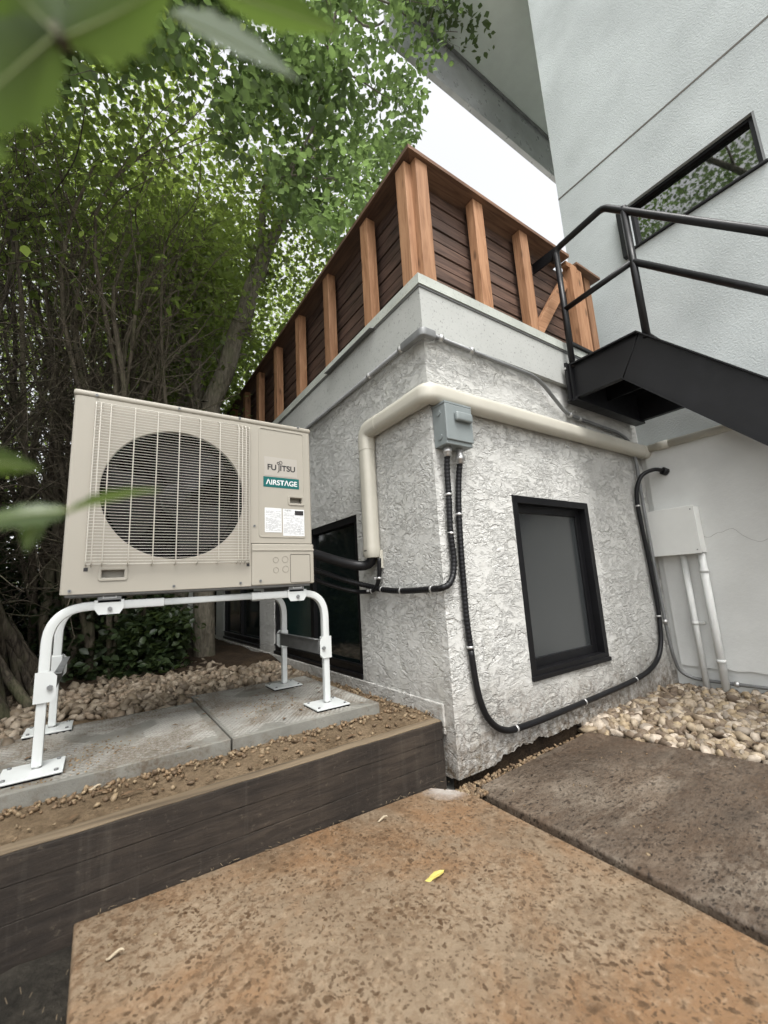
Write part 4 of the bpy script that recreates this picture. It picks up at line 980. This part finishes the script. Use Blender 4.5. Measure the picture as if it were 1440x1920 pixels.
# ------------------------------------------------------------------ left side: boundary wall, slatted rack, drain hose
bw = empty('boundary_wall', (-2.35, 4, 0), 'dark grey rendered boundary wall at the far left behind the shrubs', 'wall')
g = MB(); g.box((-2.50, -1.0, -.05), (-2.35, 14, .98), .004); g.build('wall', 'boundary', bw)
g = MB(); g.box((-2.53, -1.0, .981), (-2.32, 14, 1.03), .006); g.build('coping', 'boundary', bw)
g = MB(); g.box((-2.6, 13.6, 0), (3, 13.8, 2.4)); fe = g.build('back_fence', 'slatX'); tag(fe, 'dark board fence closing the passage far behind the trees', 'fence')
pa = empty('slatted_rack', (-1.9, 3.4, ZS), 'low rack of pale weathered slats on the ground at the far left edge', 'rack')
for k in range(5):
    g = MB(); y = 2.75+k*.22; g.box((-2.30, y, ZS+.075), (-1.70, y+.07, ZS+.095), .003); g.build('slat', 'straw', pa)
for x in (-2.25, -1.78):
    g = MB(); g.box((x, 2.72, ZS), (x+.05, 3.75, ZS+.074), .003); g.build('bearer', 'slatX', pa)
dh = MB(); dh.sweep(smoothpath([(-2.2, 1.75, ZS+.05), (-1.9, 1.95, ZS+.06), (-1.72, 2.35, ZS+.07), (-1.60, 2.9, ZS+.09), (-1.55, 3.6, ZS+.12)], 8), .055, 12)
tag(dh.build('drain_hose', 'rubber'), 'fat black hose lying in shade at the left beside the pebbles', 'hose')

# ------------------------------------------------------------------ vegetation
def tubes_np(paths, sides=5):
    """paths: list of (points Nx3, radii N) -> V, F arrays"""
    V = []; F = []; base = 0
    ang = np.linspace(0, 2*PI, sides, endpoint=False)
    for P, r in paths:
        P = np.asarray(P); n = len(P)
        T = np.gradient(P, axis=0); T /= np.linalg.norm(T, axis=1)[:, None]+1e-9
        ref = np.array((0, 0, 1.)) if abs(T[0, 2]) < .9 else np.array((1., 0, 0))
        N = np.cross(T, ref); N /= np.linalg.norm(N, axis=1)[:, None]+1e-9; B = np.cross(T, N)
        ring = P[:, None, :]+r[:, None, None]*(N[:, None, :]*np.cos(ang)[None, :, None]+B[:, None, :]*np.sin(ang)[None, :, None])
        V.append(ring.reshape(-1, 3))
        i = np.arange(n-1)[:, None]*sides; j = np.arange(sides)[None, :]; j2 = (j+1) % sides
        F.append(np.stack([i+j, i+j2, i+sides+j2, i+sides+j], -1).reshape(-1, 4)+base); base += n*sides
    return np.concatenate(V), np.concatenate(F)
def stem(p0, p1, r0, r1, wob=.06, bow=0.0, n=12):
    p0 = np.array(p0, float); p1 = np.array(p1, float); t = np.linspace(0, 1, n)[:, None]; L = np.linalg.norm(p1-p0)
    P = p0+(p1-p0)*t
    ph = rng.uniform(0, 6, 6); A = rng.normal(0, wob*L*.35, (3, 3))
    off_ = sum(np.outer(np.sin(t[:, 0]*PI*(k+1)*1.0+0)*(1/(k+1)), A[k]) for k in range(3))
    P = P+off_; P[:, 2] += bow*L*np.sin(t[:, 0]*PI)
    return P, (r0+(r1-r0)*t[:, 0]**.8)
LEAF = np.array([(0, 0, 0), (.28, .30, .05), (.36, .62, .03), (.0, 1.12, -.06), (-.36, .62, .03), (-.28, .30, .05), (0, .55, -.05)])
LT = np.array([(0, 1, 6), (1, 2, 6), (2, 3, 6), (3, 4, 6), (4, 5, 6), (5, 0, 6)])
def leaves_np(P, size, droop=.35, flat=.55, D=None):
    """oriented leaf blades at points P; stalk direction random, drooping"""
    n = len(P); az = rng.uniform(0, 2*PI, n)
    d = np.stack([np.cos(az), np.sin(az), rng.normal(-droop, .45, n)], -1)
    if D is not None: d += D*.8
    d /= np.linalg.norm(d, axis=1)[:, None]
    up = np.stack([rng.normal(0, flat, n), rng.normal(0, flat, n), np.ones(n)], -1)
    s = np.cross(d, up); s /= np.linalg.norm(s, axis=1)[:, None]+1e-9; u = np.cross(s, d)
    sz = size*rng.uniform(.55, 1.25, n)
    V = P[:, None, :]+sz[:, None, None]*(LEAF[None, :, 0:1]*s[:, None, :]*1.05+LEAF[None, :, 1:2]*d[:, None, :]+LEAF[None, :, 2:3]*u[:, None, :]*1.6)
    F = (np.arange(n)[:, None, None]*7+LT[None]).reshape(-1, 3)
    return V.reshape(-1, 3), F
# crown outline: leaves keep to the left of the opening to the sky and above the screen's top line
SILx = np.array([-500, 0, 60, 110, 125, 150, 200, 250, 290, 330, 420, 560, 700, 760, 830, 3000.])
SILv = np.array([1015, 985, 945, 905, 850, 812, 800, 788, 768, 742, 690, 585, 480, 445, 400, 400.])
def keep(P, jit=26, loose=0):
    x, y, z = projn(P)
    lim = np.interp(y, SILx, np.maximum(SILv, 752.) if loose else SILv)+np.minimum(rng.normal(0, jit, len(P)), jit)-abs(jit)*.6
    ok = (z < .05) | (x < lim) | (x > 2300)
    near = (z > 0) & (z < 1.15) & (x > -200) & (x < 1500) & (y > -100) & (y < 2000)
    block = (P[:, 0] > -.06) & (P[:, 1] > -.1) & (P[:, 2] < 2.95)            # never inside the building
    acz = (x > 90) & (x < 640) & (y > 700) & (y < 1500) & (P[:, 1] < 1.2)
    return ok & ~near & ~block & ~acz
def clusters(centres, rad, per, spread=1.0):
    out = []
    for c in centres:
        n = rng.poisson(per); out.append(np.array(c)+rng.normal(0, rad*.5, (n, 3))*np.array((1, 1, .7)))
    return np.concatenate(out) if out else np.zeros((0, 3))
GROUP = 'multi-stemmed trees behind the unit'
def tree(label, base, stems, leafm, barkm, leaf_size, nleaf_cl, crown_pts=None, per=26, twig=5, sub=6, group=GROUP, seed=1, zmin=1.7, jit=26, loose=0):
    """stems: list of (start, end, r0). branches and twigs grow from the upper two thirds; leaves sit on twig ends and around them"""
    e = empty('tree', base, label, 'tree', group)
    big = []; small = []; LP = []
    for st_ in stems:
        p0, p1, r0 = st_[:3]; P, r = stem(p0, p1, r0, st_[3] if len(st_) > 3 else r0*.3, .035 if len(st_) > 3 else .10); big.append((P, r))
        L = np.linalg.norm(P[-1]-P[0])
        for k in range(sub):
            i = rng.integers(3, len(P)); q = P[i]; dirn = P[min(i, len(P)-1)]-P[i-1]; dirn = dirn/np.linalg.norm(dirn)
            d = dirn*.7+rng.normal(0, .55, 3)+np.array((0, 0, .15)); d /= np.linalg.norm(d); bl = L*rng.uniform(.16, .36)
            B, br = stem(q, q+d*bl, r[i]*.5+.001, .0022, .14, 0, 9); small.append((B, br))
            for m in range(twig):
                j = rng.integers(2, 9); d2 = d*.5+rng.normal(0, .6, 3); d2 /= np.linalg.norm(d2); tl = bl*rng.uniform(.3, .6)
                Tg, tr_ = stem(B[j], B[j]+d2*tl, max(.0016, br[j]*.5), .0012, .16, -.04, 6); small.append((Tg, tr_))
                LP.append(Tg[2:])
    V, F = tubes_np(big, 9)
    small = [s_ for s_ in small if keep(s_[0][-1:], 5)[0] and keep(s_[0][:1], 5)[0]]
    if small:
        V2, F2 = tubes_np(small, 4); F = np.concatenate([F, F2+len(V)]); V = np.concatenate([V, V2])
    rawmesh('trunk', V, F, barkm, e)
    pts = []
    LPc = np.concatenate(LP) if LP else np.zeros((0, 3))
    LPc = LPc[LPc[:, 2] > zmin+rng.normal(0, .25, len(LPc))]
    for c in LPc:
        n = rng.poisson(nleaf_cl)
        if n: pts.append(c+rng.normal(0, .05, (n, 3)))
    if crown_pts is not None: pts.append(crown_pts)
    P = np.concatenate(pts); P = P[keep(P, jit, loose)]
    V, F = leaves_np(P, leaf_size); rawmesh('crown', V, F, leafm, e, smooth=False)
    return e
def vol(n, f):
    out = []
    while len(out) < n:
        p = f()
        if p is not None: out.append(p)
    return out
R = random.uniform
def fan(base, n, targets, spread, r):
    out = []
    for i in range(n):
        t = targets[i % len(targets)]
        b = (base[0]+random.gauss(0, spread), base[1]+random.gauss(0, spread), base[2])
        out.append((b, (t[0]+random.gauss(0, .25), t[1]+random.gauss(0, .3), t[2]+random.gauss(0, .3)), r*R(.55, 1.1)))
    return out
# tree A: thick pale-barked leaning trunk seen between unit and screen
def px(p, y): return tuple(at(p[0], p[1], 'y', y))
baseA = px((385, 1180), 2.6); baseA = (baseA[0], baseA[1], ZS)
pA = [baseA, px((395, 760), 2.55), px((450, 610), 2.45), px((495, 480), 2.35), px((560, 360), 2.25)]
stA = [(pA[0], pA[1], .088, .085), (pA[1], pA[2], .088, .082), (pA[2], pA[3], .086, .070), (pA[3], pA[4], .060, .040), (pA[4], px((610, 250), 2.2), .038, .02), (px((487, 500), 2.36), px((505, 300), 2.4), .045, .028), (px((330, 1180), 2.8), px((372, 800), 2.8), .08, .07), (px((372, 800), 2.8), px((365, 480), 2.9), .068, .04), (px((300, 1180), 3.0), px((345, 740), 3.0), .07, .06), (px((345, 740), 3.0), px((290, 420), 3.1), .058, .03)]
cr = clusters(np.array(vol(210, lambda: (R(-1.3, .1), R(2.75, 4.2), R(2.9, 5.2))) + vol(200, lambda: (R(-.8, -.08), R(2.7, 4.8), R(2.7, 4.6)))), .32, 42)
cr = np.concatenate([cr, clusters(vol(200, lambda: (R(-2.4, -.1), R(2.2, 4.2), R(3.6, 6.0))), .42, 36), clusters(vol(330, lambda: (R(-.5, 1.9), R(1.5, 4.6), R(3.15, 5.6))), .36, 40)])
tree('tree with the thickest smooth grey trunk leaning right towards the roof screen', baseA, stA, 'leafB', 'barklight', .052, .5, cr, seed=2, zmin=2.2, sub=10, twig=6, loose=70)
# tree B: clump of thin straight stems straight behind the unit
bB = (-1.15, 2.5, ZS)
stB = fan(bB, 44, [(-1.75, 2.3, 3.1), (-1.35, 2.2, 3.4), (-.95, 2.4, 3.5), (-1.6, 2.9, 3.3), (-.7, 2.7, 3.2), (-1.2, 1.8, 3.3)], .17, .034)
cr = clusters(vol(170, lambda: (R(-2.3, -.95), R(.9, 3.6), R(3.3, 4.8))), .32, 36)
tree('shrubby tree with a dense clump of thin dark stems straight behind the unit', bB, stB, 'leafB', 'bark', .046, .30, cr, sub=10, twig=8, zmin=2.7)
# tree C: dark leaning stems at the left
bC = (-1.75, 1.9, ZS)
stC = fan(bC, 44, [(-2.9, 1.3, 2.7), (-2.5, 1.8, 3.1), (-2.1, 1.5, 3.2), (-2.0, 2.2, 3.3), (-3.0, 2.0, 2.2), (-2.3, 1.1, 2.9)], .2, .038)
cr = clusters(vol(150, lambda: (R(-3.6, -1.6), R(.5, 3.0), R(3.0, 4.6))), .32, 34)
tree('tree of dark crooked stems leaning out at the left of the unit', bC, stC, 'leafB', 'barkdark', .045, .30, cr, sub=10, twig=8, zmin=2.5)
# tree D: further back, fills the middle distance
bD = (-.8, 5.2, ZS)
stD = fan(bD, 14, [(-1.8, 4.8, 4.2), (-.9, 4.5, 4.6), (-.4, 5.2, 4.4), (-1.4, 5.8, 4.5)], .3, .06)
cr = clusters(np.array(vol(140, lambda: (R(-3.0, -.15), R(4.0, 7.0), R(1.5, 5.6))) + vol(300, lambda: (R(-1.0, -.10), R(3.0, 6.5), R(2.4, 5.6)))), .44, 34)
cr = np.concatenate([cr, clusters(vol(170, lambda: (R(-3.6, -.05), R(3.0, 6.5), R(4.6, 8.2))), .5, 34), clusters(vol(300, lambda: (R(-.3, 3.5), R(4.6, 8), R(3.2, 8))), .5, 34)])
tree('leafy tree further back down the passage beside the low building', bD, stD, 'leafB', 'bark', .070, .8, cr, sub=9, twig=6, zmin=1.6, loose=85)
bE = (-2.4, 5.6, ZS)
stE = fan(bE, 12, [(-3.6, 5.0, 4.2), (-2.9, 4.6, 4.6), (-2.2, 5.2, 4.4), (-3.4, 6.0, 3.5)], .3, .06)
cr = clusters(vol(130, lambda: (R(-5.2, -2.2), R(3.4, 7.5), R(.9, 5.0))), .46, 34)
tree('leafy tree further back at the far left beyond the boundary wall', bE, stE, 'leafB', 'barkdark', .070, .8, cr, sub=9, twig=5, zmin=1.5)
bF = (-1.0, 9.5, ZS)
stF = fan(bF, 8, [(-2.8, 9, 5.2), (-1.2, 8.6, 5.6), (-.2, 9.4, 5.0)], .4, .09)
cr = clusters(vol(170, lambda: (R(-6.5, 1.0), R(8.5, 12.0), R(.5, 9.0))), .65, 32)
cr = np.concatenate([cr, clusters(vol(330, lambda: (R(-1.5, 6), R(8.5, 12.5), R(2, 11))), .7, 34)])
tree('tallest tree closing the view at the end of the passage', bF, stF, 'leafB', 'bark', .11, .6, cr, sub=8, twig=5, zmin=2, loose=100)
# tree G: overhanging limb with bright leaves near the top, with an unseen upper crown added high over the unit
l0 = px((668, -160), .95); l1 = px((640, 0), 1.0); l2 = px((607, 120), 1.05); l3 = px((545, 330), 1.2)
bG = (-3.0, -.6, ZS)
far = (-1.6, -1.3, 4.2)
stG = [((-3.0, -.6, -.05), (-2.4, -.9, 3.0), .10), ((-2.4, -.9, 3.0), far, .07), (far, l0, .05), (l0, l2, .030), (l2, l3, .020), (l1, px((900, -20), 1.1), .014), (l1, px((860, 60), 1.0), .010), (l2, px((740, 190), 1.05), .012), (l3, px((640, 330), 1.1), .009)]
cen = []
for i in range(760):
    x_, y_ = R(-60, 985), R(-160, 440)
    if x_ < 420 and y_ > 130: continue
    if x_ < 520 and y_ > 260: continue
    cen.append(px((x_, y_), R(.75, 1.9)))
cr = clusters(cen, .17, 40)
hi2 = clusters(vol(150, lambda: (R(-4.2, -1.0), R(-.9, 1.6), R(5.2, 7.6))), .42, 44)
hi = clusters(vol(110, lambda: (R(-3.8, -.6), R(-1.0, 2.8), R(4.8, 7.2))), .5, 30)  # upper crown added out of view, for shade below and the window's reflection
cr = np.concatenate([cr, hi, hi2])
tree('overhanging limb with fresh bright green leaves reaching towards the roof corner', bG, stG, 'leafA', 'barklight', .060, .8, cr, sub=5, twig=5, zmin=2.2, group=None, jit=14)
# low ivy and brush in the dark under the trees
P = np.concatenate([clusters(vol(70, lambda: (R(-1.05, -.66), R(2.1, 2.4), R(.22, .62))), .12, 40), clusters(vol(150, lambda: (R(-1.45, -.72), R(2.25, 2.75), R(.22, .85))), .14, 40), clusters(vol(420, lambda: (R(-2.3, -.80), R(2.75, 4.2), R(.22, 1.35))), .22, 34), clusters(vol(260, lambda: (R(-2.35, -1.9), R(.9, 4.0), R(.25, 1.7))), .22, 30)]); P = P[keep(P)]
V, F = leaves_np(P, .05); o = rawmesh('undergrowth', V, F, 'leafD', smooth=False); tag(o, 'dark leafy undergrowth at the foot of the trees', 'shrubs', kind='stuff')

# near branch tips, a hand's breadth from the lens
KN = .52
def rayn(a, b, d): return ray(a, b, d*KN)
def nearleaf(e, tip, root, width, bend, mat='leafN', roll_=0.0, name='leaf'):
    tip = Vector(tip); root = Vector(root); d = tip-root; L = d.length; d.normalize(); view = (root-CAM).normalized()
    s_ = d.cross(view).normalized(); s_ = Quaternion(d, roll_) @ s_; u = s_.cross(d); g = MB(); rows = []
    n = 16; width = width*KN; bend = bend*KN
    for i in range(n+1):
        t = i/n; w = width*(math.sin(PI*min(1, t*1.0)**.75))*(1+.13*((i % 3)-1)) if 0 < i < n else .0004
        c = root+d*L*t+u*bend*math.sin(PI*t)
        rows.append([g.bm.verts.new(c-s_*w+u*w*.25), g.bm.verts.new(c-s_*w*.5+u*w*.08), g.bm.verts.new(c), g.bm.verts.new(c+s_*w*.5+u*w*.08), g.bm.verts.new(c+s_*w+u*w*.25)])
    for a, b in zip(rows, rows[1:]):
        for k in range(4): g.bm.faces.new((a[k], a[k+1], b[k+1], b[k])).smooth = True
    lf = g.build(name, mat, e)
    g = MB(); g.sweep([root+d*L*t+u*(bend*math.sin(PI*t)-.0006) for t in np.linspace(0, .96, 10)], [.0005*(1-.7*t) for t in np.linspace(0, 1, 10)], 6); g.build('midrib', 'leafrib', lf)
nb = empty('leaf_sprig', rayn(-60, 1000, .34), 'blurred green leaf sprig poking in at the left edge before the fan grille', 'twig')
nearleaf(nb, rayn(300, 918, .34), rayn(128, 958, .33), .0065, .004, roll_=.9)
nearleaf(nb, rayn(-60, 985, .30), rayn(130, 958, .33), .010, -.004, roll_=.5)
nearleaf(nb, rayn(48, 1035, .32), rayn(70, 965, .33), .007, .003)
nearleaf(nb, rayn(78, 880, .33), rayn(-70, 860, .30), .010, .003, roll_=.3)
g = MB(); g.sweep([rayn(-80, 1010, .31), rayn(0, 985, .32), rayn(130, 956, .33)], .0007, 6); g.build('stem', 'straw', nb)
nt = empty('leaf_branch', rayn(40, -60, .30), 'big blurred leaves hanging into the top left corner close by', 'branch')
nearleaf(nt, rayn(-110, 250, .25), rayn(110, 60, .27), .023, .004)
nearleaf(nt, rayn(-60, -120, .24), rayn(115, 75, .27), .027, .004, roll_=.2)
nearleaf(nt, rayn(330, -40, .27), rayn(118, 72, .27), .019, .005, roll_=-.3)
nearleaf(nt, rayn(225, 142, .30), rayn(120, 85, .275), .008, .004, roll_=1.1)
nearleaf(nt, rayn(560, 150, .33), rayn(320, 25, .31), .011, .004, 'leaf_glare', roll_=.75)  # glare leaf: the sky's shine is put into its pale colour
nearleaf(nt, rayn(640, 60, .36), rayn(400, -20, .34), .013, .004, 'leafN', roll_=.1)
nearleaf(nt, rayn(20, 300, .30), rayn(-90, 230, .28), .016, .004, roll_=.3)
g = MB(); g.sweep([rayn(60, -80, .28), rayn(112, 65, .27)], .0012, 8); g.sweep([rayn(100, 50, .27), rayn(122, 88, .272)], .0022, 8); g.build('stem', 'bark', nt)

# ------------------------------------------------------------------ small litter
lf = MB(); c = at(815, 1645, 'z', .010)
pts = [(-.030, -.004), (-.018, -.010), (-.004, -.007), (.012, -.010), (.026, -.003), (.031, .006), (.016, .006), (.002, .010), (-.016, .005)]
V0 = [lf.bm.verts.new((c.x+u*.95+v*.5, c.y+v*1.1-u*.25, c.z+.004+.05*abs(v)+.004*math.sin(u*90))) for u, v in pts]; m_ = lf.bm.verts.new((c.x, c.y, c.z+.003))
for i in range(len(V0)): lf.bm.faces.new((V0[i], V0[(i+1) % len(V0)], m_))
tag(lf.build('fallen_leaf', 'yellow'), 'small yellow leaf lying in the middle of the tan slab', 'leaf')
def curl(name, px_, py_, mat, label, z0=.0, s=1.0, cat='leaf litter'):
    c = at(px_, py_, 'z', z0); g = MB(); n = 12
    pts = [(c.x+s*.016*math.cos(a), c.y+s*.011*math.sin(a*.8), c.z+.006+.005*math.sin(a*2)) for a in np.linspace(.3, 2.9, n)]
    g.sweep(pts, [.0012+.0022*math.sin(PI*i/(n-1)) for i in range(n)], 6); tag(g.build(name, mat), label, cat)
curl('dry_curl', 216, 1800, 'straw', 'small pale curled scrap at the left end of the tan slab', .030)
curl('dry_petal', 720, 1541, 'straw', 'crumpled dry brown petal on the tan slab near the timber step', .012, 1.1)
curl('dry_flake', 178, 1482, 'straw', 'pale dry flake on the soil in front of the left paver', ZS+.01, .9)
tw = MB()
for i in range(60):
    x = R(-1.15, -.03); y = .040-abs(random.gauss(0, .018)); z = -.024*x+.004; a = R(0, PI); L = R(.006, .020)
    if i > 70: x = R(.06, .8); y = R(-.05, -.015); z = .004
    tw.sweep([(x, y, z), (x+L*math.cos(a), min(.042, y+L*math.sin(a)*.4), z+R(0, .006))], .0008, 4)
for i in range(80):
    x = R(-1.5, -1.2); y = R(-.8, 0); a = R(0, PI); L = R(.004, .014); tw.sweep([(x, y, -.004), (x+L*math.cos(a), y+L*math.sin(a), R(-.004, .004))], .0007, 4)
tag(tw.build('plant_litter', 'litterbrown'), 'dry stalks and needles caught along the foot of the timber step', 'litter', kind='stuff')
def pl_cr2(i):
    if i % 3: x = R(.02, .85); return (x, R(-.055, -.01), -.012)
    return (R(-.05, .03), R(-.12, -.03), -.004)
tag(stones('foundation_rubble', 420, pl_cr2, .0072, 'crumb', sub=1), 'crumbled stucco and soil along the foot of the right wall', 'rubble')

def pl_spk(i):
    if i % 2: return (R(.04, 1.0), R(-1.6, -.08), .001)
    x = R(-1.18, -.05); return (x, R(-1.2, .02), -.024*x+.001)
tag(stones('slab_grit', 170, pl_spk, .0034, 'crumb', sub=1), 'grains of grit scattered over both concrete slabs', 'grit')
lv = MB()
for i in range(46):
    if i < 26: x, y, z = R(-1.5, -.2), R(.09, .9), ZS+.012+(.05 if R(0, 1) > 2 else 0)
    else: x, y, z = R(.95, 1.9), R(-1.2, -.03), .022
    if .30 < y < 1.1 and x < -.15 and i < 26: z = ZP+.004
    a = R(0, 2*PI); L = R(.012, .026); w = L*.32; c, s_ = math.cos(a), math.sin(a); q = [(-L, 0, 0), (0, -w, .003), (L, 0, .002), (0, w, .004)]
    lv.face([(x+u*c-v*s_, y+u*s_+v*c, z+k) for u, v, k in q])
tag(lv.build('dry_leaves', 'deadleaf'), 'small brown dry leaves strewn over pavers, soil and pebbles', 'leaf litter', kind='stuff')
